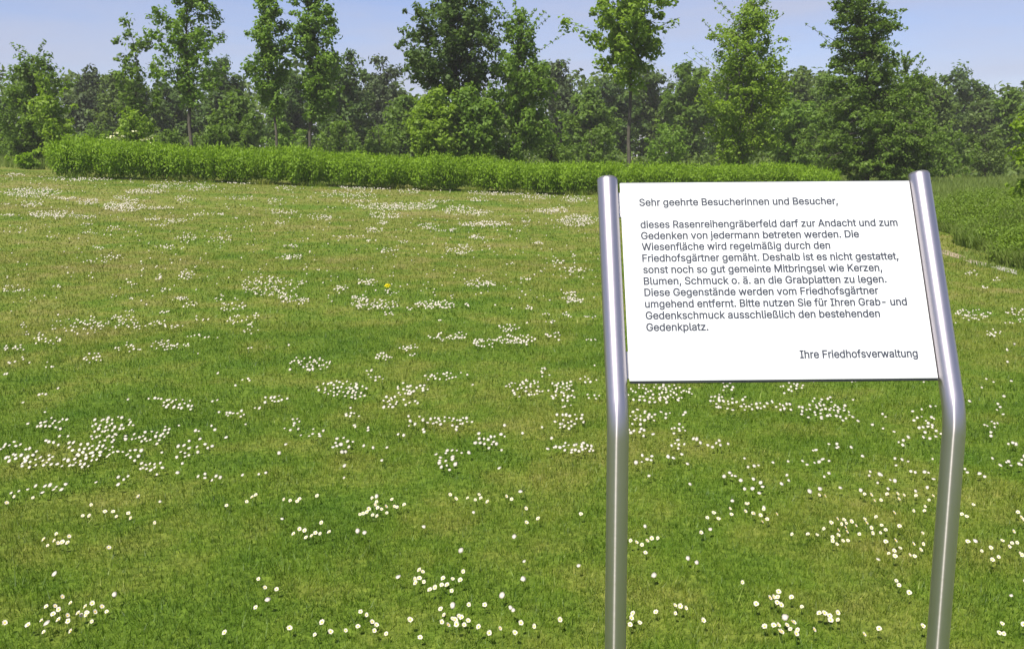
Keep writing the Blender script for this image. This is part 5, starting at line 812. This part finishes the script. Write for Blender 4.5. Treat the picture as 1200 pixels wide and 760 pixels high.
# ------------------------------------------------------------------ daisies
# tile origin and zoom of the notes below, then rows of (x, y) single flowers or (x, y, rx, ry, n) patches
TILES = {
 'TL': (0, 190, 3.3057), 'TM': (350, 200, 3.3057), 'ML': (0, 420, 3.4286), 'MM': (350, 420, 3.3333), 'MR': (735, 440, 3.2432),
 'BL': (0, 580, 3.4286), 'BM': (350, 580, 3.3333), 'BR': (735, 590, 3.2432), 'RA': (1090, 200, 3.4545), 'RB': (1090, 400, 4.218), 'RC': (1090, 570, 4.0)}
SINGLE = [  # patch name for the label, tile, flowers
 ('in the band of daisies at the left edge, halfway down the picture', 'BL', '30,70 60,45 80,32 48,28 115,18 135,45 147,6 175,32 185,12 205,3 220,25 230,12 250,16 268,5'),
 ('in the loose arc of daisies right of the band at the left edge', 'BL', '335,118 370,88 362,133 425,107 457,100 470,123 518,110 528,144 624,157 558,47 478,1'),
 ('in the small patch of daisies above the bottom left corner patch', 'BL', '180,233 195,243 230,202 237,241 253,240 275,237 281,212 255,228 440,254 222,237'),
 ('in the patch of daisies in the bottom left corner of the lawn', 'BL', '25,570 113,568 118,580 180,600 288,610 170,550 240,565 278,562 276,538 218,530 240,517 190,498 255,461 287,479 225,490 318,532 330,525 353,522 350,541 387,532 373,557 375,490 413,494 432,512 347,507'),
 ('in the little group of four daisies right of the bottom left corner patch', 'BL', '1040,377 1066,413 1113,421 1029,497'),
 ('among the scattered short row of daisies left of the lawn centre', 'BL', '912,76 993,65 1015,52 1030,47 1142,65 1168,68 1195,65 1181,207'),
 ('alone near the bottom edge left of the centre', 'BL', '905,608 1165,580'),
 ('in the compact patch of daisies low in the middle left of the lawn', 'BM', '73,45 5,60 288,58 305,60 365,50 300,85 275,102 240,110 253,113 290,113 310,98 325,97 343,92 345,103 375,80 385,84 413,78 307,132 268,117'),
 ('in the short flat patch of daisies left of the compact middle patch', 'BM', '90,155 5,183 25,187 30,205 52,202 67,190 85,192 120,186'),
 ('in the short row of daisies left of the left post', 'BM', '592,40 615,60 660,50 690,53 705,35 712,53 737,71 812,48 832,55 867,27'),
 ('thinly scattered just left of the left post', 'BM', '888,98 890,147 935,134 1102,117'),
 ('in the ring of daisies near the bottom, left of the left post', 'BM', '485,337 472,350 472,363 455,383 457,398 490,385 513,418 533,420 565,381 560,396 602,366 643,351 632,386 598,418 580,405'),
 ('in the lowest dense patch of daisies left of the left post', 'BM', '568,517 555,490 602,524 627,513 612,538 637,538 560,552 585,562 647,552 662,534 617,568 665,480 727,474 703,578'),
 ('near the bottom edge close to the foot of the left post', 'BM', '787,572 868,558 920,575 1020,548 745,597 845,597'),
 ('scattered along the bottom edge in the middle of the lawn', 'BM', '243,496 267,522 288,542 305,548 297,581 343,585 233,555 185,572 93,556 65,595 127,592 437,549 475,597'),
 ('in the small patch of daisies touching the right side of the left post', 'BR', '12,192 35,184 55,200 75,178 92,181 115,184 68,222'),
 ('in the broken row of daisies halfway between the two posts', 'BR', '303,87 328,72 346,91 390,55 395,78 450,33 458,47 448,68 477,75 480,84 505,86 517,64 512,104 530,96 567,82 280,152'),
 ('in the thin row leading into the dense patch by the right post', 'BR', '624,167 685,150 720,154 745,143'),
 ('in the dense patch of daisies left of the right post', 'BR', '773,120 797,98 822,95 812,125 830,118 850,117 868,118 800,150 778,165 800,160 833,154 778,192 795,190 818,177 837,180 880,154 900,100 907,120 925,140 930,163 960,147 965,117 980,134 943,95 1012,80 1032,130 827,130'),
 ('in the patch of daisies touching the left side of the right post', 'BR', '980,190 1017,188 1035,203 1012,222 992,224 1015,248 1085,204 1122,202 1113,217 1072,232 1090,241 1120,153 1086,70 1127,67 1130,45'),
 ('standing alone on the bare grass between the two posts', 'BR', '1020,330 1030,352 1068,396 436,349'),
 ('in the small curve of daisies low between the two posts', 'BR', '488,437 540,415 555,410 570,398 573,380 568,430 583,438 622,408 662,432'),
 ('in the short row of daisies low and nearer the right post', 'BR', '727,465 747,474 767,467 797,473 798,492 770,490'),
 ('in the clump of daisies on the bottom edge between the two posts', 'BR', '520,515 555,513 573,514 577,528 605,502 625,492 633,502 618,517 645,530 708,537 585,548 640,549 898,545 954,527 1120,522'),
 ('among the few daisies low beside the right of the left post', 'BR', '181,428 182,462 200,447 222,449 108,453 288,498 20,473 15,490 47,497 10,507'),
 ('in the scatter of daisies right of the right post, low down', 'RC', '200,124 145,184 168,183 173,308 238,347 280,348 287,397 317,378 335,296 387,271 380,308 403,315 367,345 418,363 425,384 407,170 423,197 436,212 333,697 320,743 340,750 432,715'),
 ('in the scatter of daisies right of the bend of the right post', 'RB', '383,555 405,553 420,553 343,670 385,640 372,655 395,663 435,660 445,655 450,630 462,625 168,688 180,700 240,700 265,717 305,627 265,463 280,460 300,445 315,445 315,470 330,450 297,490 298,508 328,375 343,372 332,347 357,408 362,307 310,243 253,270 275,225 193,335 380,133 415,48 377,77'),
 ('in the small patch below the board, close right of the left post', 'MR', '155,347 175,345 207,342 93,343 57,338 75,355 90,362 55,360 33,372 228,367 82,416 238,449'),
 ('in the string of daisies below the middle of the board', 'MR', '445,353 482,378 498,377 458,385 553,370 610,367 665,367 682,378 710,376 728,366 740,357 765,369 715,323 705,323'),
 ('in the small sparse groups below the string of daisies under the board', 'MR', '367,424 388,410 397,412 410,422 430,437 445,466 475,475 478,440 505,452 513,464 605,413 612,442 585,452 765,412 747,428 693,478 730,470 728,492 750,503 808,465'),
 ('in the open scatter of daisies left of the bend of the right post', 'MR', '893,338 765,291 795,293 800,303 795,315 850,308 922,402 917,421 957,415 965,425 950,445 997,443 1015,443 990,467 985,495 885,478 900,490 925,498 937,515 962,513 1025,490 1030,505 1050,487 1093,485 1095,497 1138,465 1162,430 1075,403 1092,410 1127,405 1143,405 1160,490 1145,505 1015,357 1043,355 1020,375 1065,365 1158,360 1030,285 1047,286 1067,271 1013,243 970,240 930,224 877,202 968,184 980,188 1083,163 1118,156 1150,153 1170,150 1117,190 1155,187 1108,228 1158,228'),
]
PATCH = [
 ('MR', '125,95,118,40,80 40,190,45,28,24 110,185,130,14,14 195,235,40,20,10 60,245,60,25,10 180,300,50,18,7 260,285,25,12,4 345,295,45,12,7 370,45,25,20,12 380,80,22,12,6 350,130,40,28,18 400,140,30,18,10 470,150,50,12,18 445,118,8,14,4 540,140,20,12,8 595,152,35,16,14 625,68,45,18,20 710,35,50,14,18 870,48,18,12,5 725,160,75,40,55 800,170,40,25,18 830,190,40,14,8 858,122,6,6,2 770,125,25,10,5 1150,260,30,35,6 1125,205,50,30,5'),
 ('ML', '375,25,40,22,14 80,45,50,20,6 205,55,30,15,5 20,95,10,6,2 175,178,25,5,3 95,208,1,1,1 516,203,1,1,1 598,195,1,1,1 640,190,20,8,4 715,218,60,22,24 768,240,8,4,2 865,205,20,6,3 930,255,55,15,18 992,300,8,4,2 1110,200,60,12,12 1035,225,12,10,2 985,120,30,22,4 1180,50,20,30,7 1175,305,30,30,9 115,302,1,1,1 210,295,60,25,22 455,300,80,30,32 240,365,50,20,9 440,345,70,30,32 590,355,100,25,32 665,330,20,20,8 400,410,60,40,32 320,400,40,25,12 340,445,50,40,26 230,460,80,20,18 110,445,90,30,30 60,395,60,25,11 540,425,40,20,10 490,430,30,20,8 620,480,55,25,24 800,380,70,25,9 760,425,50,18,8 735,455,1,1,1 715,495,1,1,1 835,520,50,15,12 975,505,1,1,1 1050,508,20,4,3 860,315,12,8,2 720,302,10,4,2 790,330,16,8,3 510,530,50,18,6 390,547,1,1,1 558,596,1,1,1 910,355,1,1,1 650,405,8,8,2'),
 ('MM', '65,50,60,28,42 340,20,40,5,6 440,15,40,8,4 275,80,20,15,5 315,107,35,8,6 170,150,90,30,60 230,180,30,15,10 560,98,65,15,32 645,88,15,8,3 425,155,40,25,16 480,145,25,18,8 355,205,30,30,16 435,205,30,15,6 205,250,30,20,9 220,297,5,8,2 278,315,10,10,4 75,330,35,15,9 10,335,1,1,1 170,370,50,20,14 180,400,15,12,5 245,382,20,6,2 290,390,8,16,3 342,385,4,10,2 325,435,1,1,1 180,460,1,1,1 178,508,1,1,1 400,332,16,5,3 440,280,20,20,5 485,312,12,6,3 585,280,100,16,38 460,260,12,5,3 725,365,45,25,20 730,330,40,4,2 795,333,12,5,3 875,328,1,1,1 805,300,1,1,1 790,402,16,4,3 600,405,35,10,8 655,405,25,8,6 580,440,45,30,24 530,408,20,6,2 783,463,1,1,1 885,145,75,32,52 950,85,30,20,8 1030,160,55,40,42 1045,222,20,5,3 1130,110,40,15,7 1160,175,40,10,5 1050,280,60,30,30 1110,270,15,20,6 955,300,8,4,2 1060,385,60,15,22 1110,385,35,20,16 990,350,18,4,2 1145,400,12,4,3 680,135,1,1,1'),
 ('TL', '640,735,50,20,24 720,735,20,10,5 500,740,50,20,10 430,640,120,25,38 300,660,100,30,32 180,710,60,25,16 60,745,50,10,10 95,670,30,25,6 620,650,40,15,10 540,660,30,10,6 500,600,20,8,4 640,605,30,5,6 690,660,25,10,5 770,630,40,8,5 720,575,20,10,4 700,550,30,12,12 745,570,20,10,5 505,550,10,6,3 220,547,1,1,1 137,547,1,1,1 220,500,15,8,5 40,465,10,4,2 60,510,50,15,12 720,455,30,20,20 610,465,25,12,9 550,440,1,1,1 640,515,25,8,5 510,490,20,8,4 1040,500,110,36,75 1110,545,40,20,20 850,545,25,15,6 905,580,50,25,18 940,635,60,20,16 970,670,30,15,7 1000,610,25,8,4 970,742,20,5,2 1120,735,1,1,1 770,700,40,6,5 360,400,60,8,9 430,380,40,8,9 380,345,30,8,7 210,305,30,6,4 345,288,30,6,5 440,270,30,10,7 340,255,30,4,6 270,310,1,1,1 130,130,110,18,150 120,175,40,12,26 25,175,20,4,6 200,215,90,14,80 330,225,40,8,18 40,218,40,5,12 250,152,50,5,22 345,165,45,12,34 480,185,80,18,120 470,150,30,8,16 560,125,80,9,60 620,190,50,6,24 590,235,30,5,14 680,240,40,8,18 620,258,40,4,8 520,160,40,4,12 710,155,40,14,22 780,110,60,14,30 940,90,60,5,40 680,95,60,24,30 610,105,40,6,20 320,75,120,9,70 60,60,40,6,20 820,215,50,8,14 760,215,10,4,4 720,310,40,20,14 860,310,40,20,16 640,345,40,10,9 940,150,50,8,16 1070,165,30,15,16 1090,205,60,10,24 1085,250,20,8,8 1120,385,60,8,20 1125,340,30,5,10 1110,110,40,10,16 915,230,20,4,4'),
 ('TM', '380,150,150,14,160 230,110,60,36,56 260,75,100,9,70 430,90,40,10,24 340,185,60,14,34 325,215,20,6,10 290,243,35,9,16 500,230,40,12,20 570,245,40,10,12 620,165,60,18,56 700,175,50,12,34 720,220,95,11,80 690,272,30,7,16 640,320,35,20,22 590,320,20,8,6 850,250,10,4,3 880,208,20,4,8 960,165,55,8,34 1010,165,30,14,22 1080,205,80,22,110 1070,120,60,12,40 780,95,120,11,100 930,110,60,10,34 700,120,50,10,20 925,295,20,7,12 1010,370,30,7,11 1080,400,70,11,20 1070,343,8,4,3 820,378,18,4,4 875,437,25,7,7 740,315,10,8,3 705,455,55,16,40 1060,520,45,14,30 1050,495,20,6,4 890,553,15,7,7 650,545,8,6,3 960,580,15,10,4 975,608,20,5,5 1045,580,20,9,5 1130,590,25,5,5 985,660,30,11,9 1135,680,20,7,6 885,615,1,1,1 825,555,1,1,1 530,540,75,18,56 430,558,14,4,4 545,608,15,6,4 300,540,90,20,60 350,575,20,9,8 240,510,30,14,15 165,475,30,14,15 265,450,35,14,20 360,490,30,9,8 15,525,25,14,12 15,450,15,9,6 815,635,40,14,15 840,680,70,18,56 720,690,45,18,32 630,665,25,18,13 560,670,55,14,22 425,710,35,14,18 330,745,35,14,10 400,292,20,5,5 345,325,40,8,11 190,270,60,5,7 280,285,20,5,4 110,195,20,10,12 60,190,60,12,14 40,60,40,8,16 120,100,60,12,20 540,130,60,6,20'),
 ('RA', '165,435,25,12,8 215,495,20,5,7 175,605,70,22,38 250,685,40,14,12 270,460,20,8,5 345,595,40,18,11 370,630,15,9,4 315,640,25,3,3 105,640,4,4,2 340,730,1,1,1 310,752,1,1,1'),
]

def parse(s): return [tuple(float(v) for v in q.split(',')) for q in s.split()]

def make_daisies():
    rg = np.random.default_rng(2024)
    spots = []                                            # (px, py, label)
    for where, tile, s in SINGLE:
        ox, oy, k = TILES[tile]
        for x, y in parse(s): spots.append((ox + x / k, oy + y / k, where))
    for tile, s in PATCH:
        ox, oy, k = TILES[tile]
        for x, y, rx, ry, n in parse(s):
            many = 1.9 if oy + y / k < 300 else (1.45 if oy + y / k < 420 else 1.3)
            for _ in range(int(n * many) if n > 2 else int(n)):
                a, q = rg.uniform(0, 6.283), rg.random() ** 0.6 * 1.08
                u, w = ox + (x + math.cos(a) * rx * q) / k, oy + (y + math.sin(a) * ry * q) / k
                need = np.interp(w, [300, 430, 600], [0.0, 2.0, 4.2])
                if need and any(abs(p - u) < need * 1.15 and abs(r - w) < need * 0.75 for p, r, _ in spots[-150:]): continue
                spots.append((u, w, None))
    def blocked(px, py):
        return False
    # thin sprinkling over the far lawn, thickest towards the hedge
    for _ in range(1500):
        py = 210 + 150 * rg.random() ** 1.9; spots.append((rg.uniform(-40, 1090), py, None))
    for _ in range(70): spots.append((rg.uniform(-40, 1240), 330 + 420 * rg.random(), None))
    for _ in range(34):                                  # patches beyond both sides of the picture
        cx, cy = (rg.uniform(-600, -60) if rg.random() < .6 else rg.uniform(1260, 1700)), rg.uniform(240, 740)
        for _ in range(18): spots.append((cx + rg.normal() * 30, cy + rg.normal() * 9 * cy / 450, None))
    for _ in range(60): spots.append((rg.uniform(735, 1100), rg.uniform(240, 440), None))
    P = []
    for px, py, w in spots:
        g = on_ground(px, py - 1.5)
        if g[0] > edge_x(g[1]) - 0.1 or g[1] > 60: continue
        hy = np.interp(g[0], HB[:, 0], HB[:, 1])
        if g[0] > HB[0, 0] and g[1] > hy - 0.1: continue
        P.append((g[0], g[1], w))
    named = sorted([p for p in P if p[2]], key=lambda p: p[1])
    near = named[:298]; ids = set(map(id, near))
    rest = [p for p in P if id(p) not in ids]
    # nothing unnamed may stand nearer than the single flowers
    ymax_by = near[-1][1]
    # three flower shapes, the rest are copies
    def flower(seed):
        q = np.random.default_rng(seed); bm = bmesh.new()
        r = 0.0118; h = 0.046
        tilt = Matrix.Rotation(q.uniform(0.4, 0.75), 4, 'X') @ Matrix.Rotation(q.uniform(-0.2, 0.2), 4, 'Y')
        head = Matrix.Translation((0, 0, h)) @ tilt
        npet = 15
        for i in range(npet):
            a = 2 * math.pi * (i + q.uniform(-.25, .25)) / npet; L = r * q.uniform(0.88, 1.1); w = r * 0.24
            d = Vector((math.cos(a), math.sin(a), 0)); s = Vector((-math.sin(a), math.cos(a), 0)); up = Vector((0, 0, 1)); z = q.uniform(.08, .3) * r
            vs = [d * r * .25 - s * w * .5, d * L * .62 - s * w + up * z * .5, d * L - s * w * .45 + up * z, d * L + s * w * .45 + up * z, d * L * .62 + s * w + up * z * .5, d * r * .25 + s * w * .5]
            f = bm.faces.new([bm.verts.new(head @ v) for v in vs]); f.material_index = 0
        prev = None
        for rr, zz in ((.36, .0), (.33, .13), (.18, .21)):
            ring = [bm.verts.new(head @ Vector((math.cos(k * math.pi / 4) * rr * r, math.sin(k * math.pi / 4) * rr * r, zz * r + .0006))) for k in range(8)]
            if prev:
                for k in range(8): bm.faces.new((prev[k], prev[(k + 1) % 8], ring[(k + 1) % 8], ring[k])).material_index = 1
            prev = ring
        bm.faces.new(prev).material_index = 1
        bx, by = q.uniform(-.008, .008, 2); top = head @ Vector((0, 0, -.001)); lo = Vector((bx, by, -.004))
        t0, t1 = [], []
        for k in range(5):
            o = Vector((math.cos(k * 1.2566), math.sin(k * 1.2566), 0)) * .0009; t0.append(bm.verts.new(lo + o)); t1.append(bm.verts.new(top + o))
        for k in range(5): bm.faces.new((t0[k], t0[(k + 1) % 5], t1[(k + 1) % 5], t1[k])).material_index = 2
        return obj_bm('daisy', bm, [M_PETAL, M_DISC, M_STEM])
    protos = [flower(s) for s in (1, 2, 3)]
    for i, (x, y, w) in enumerate(near):
        o = protos[i] if i < 3 else protos[i % 3].copy()
        if i >= 3: COL.objects.link(o)
        o.location = (x, y, float(ground_z(x, y)))
        o.rotation_euler = (0, 0, rg.uniform(-0.7, 0.9)); s = rg.uniform(0.52, 0.80); o.scale = (s, s, rg.uniform(0.75, 1.2))
        tag(o, 'white daisy ' + w, 'daisy', 'daisies ' + w)
    # all the others as one
    N = len(rest); c = np.array([(p[0], p[1]) for p in rest]); z = ground_z(c[:, 0], c[:, 1])
    far = np.clip((c[:, 1] - 8) / 30, 0, 1)
    r = (0.0090 + 0.0115 * far) * rg.uniform(0.75, 1.25, N); h = (0.046 + 0.012 * far) * rg.uniform(0.85, 1.25, N)
    K = 9; a = np.arange(K) * 2 * np.pi / K
    ta, tb = rg.uniform(0.25, 0.85, N), rg.uniform(-0.15, 0.35, N)      # heads tip towards the sun
    ring = np.stack([np.cos(a)[None] * r[:, None], np.sin(a)[None] * r[:, None]], -1) * rg.uniform(.8, 1.15, (N, K, 1))
    zc = ring[..., 1] * ta[:, None] + ring[..., 0] * tb[:, None]
    top = np.stack([c[:, None, 0] + ring[..., 0], c[:, None, 1] + ring[..., 1], z[:, None] + h[:, None] + zc + 0.15 * r[:, None]], -1)
    mid = np.stack([c[:, 0], c[:, 1], z + h], -1)[:, None]
    low = np.stack([c[:, 0], c[:, 1], z + h - 0.5 * r], -1)[:, None]
    V = np.concatenate([top, mid, low], 1); n1 = K + 2
    k = np.arange(K); f1 = np.stack([k, (k + 1) % K, np.full(K, K)], -1); f2 = np.stack([(k + 1) % K, k, np.full(K, K + 1)], -1)
    F = (np.arange(N)[:, None, None] * n1 + np.concatenate([f1, f2], 0)[None]).reshape(-1, 3)
    o = mesh_np('daisy_carpet', V.reshape(-1, 3), F, M_PETAL)
    tag(o, 'the thousands of smaller and farther white daisies strewn in patches over the lawn', 'daisies', kind='stuff')

def make_dandelion():
    g = on_ground(454.4, 343); rg = np.random.default_rng(3)
    root = empty('dandelion', (g[0], g[1], float(ground_z(g[0], g[1])))); tag(root, 'single yellow dandelion among the white daisies of the far lawn', 'dandelion')
    v, t = leaf_quads(np.array([(0, 0, .085)]), np.array([.032]), 160, .03, .01, rg, flat=.4, squash=.6)
    mesh_np('flower_head', v, quads(len(v) // 4), M_DANDELION, root, t)
    w = Wood(); w.add(np.array([(0.01, 0, -.01), (0.004, 0, .04), (0, 0, .08)]), [.004, .003, .003], 6); w.build('stem', M_STEM, root)
make_daisies()
make_dandelion()
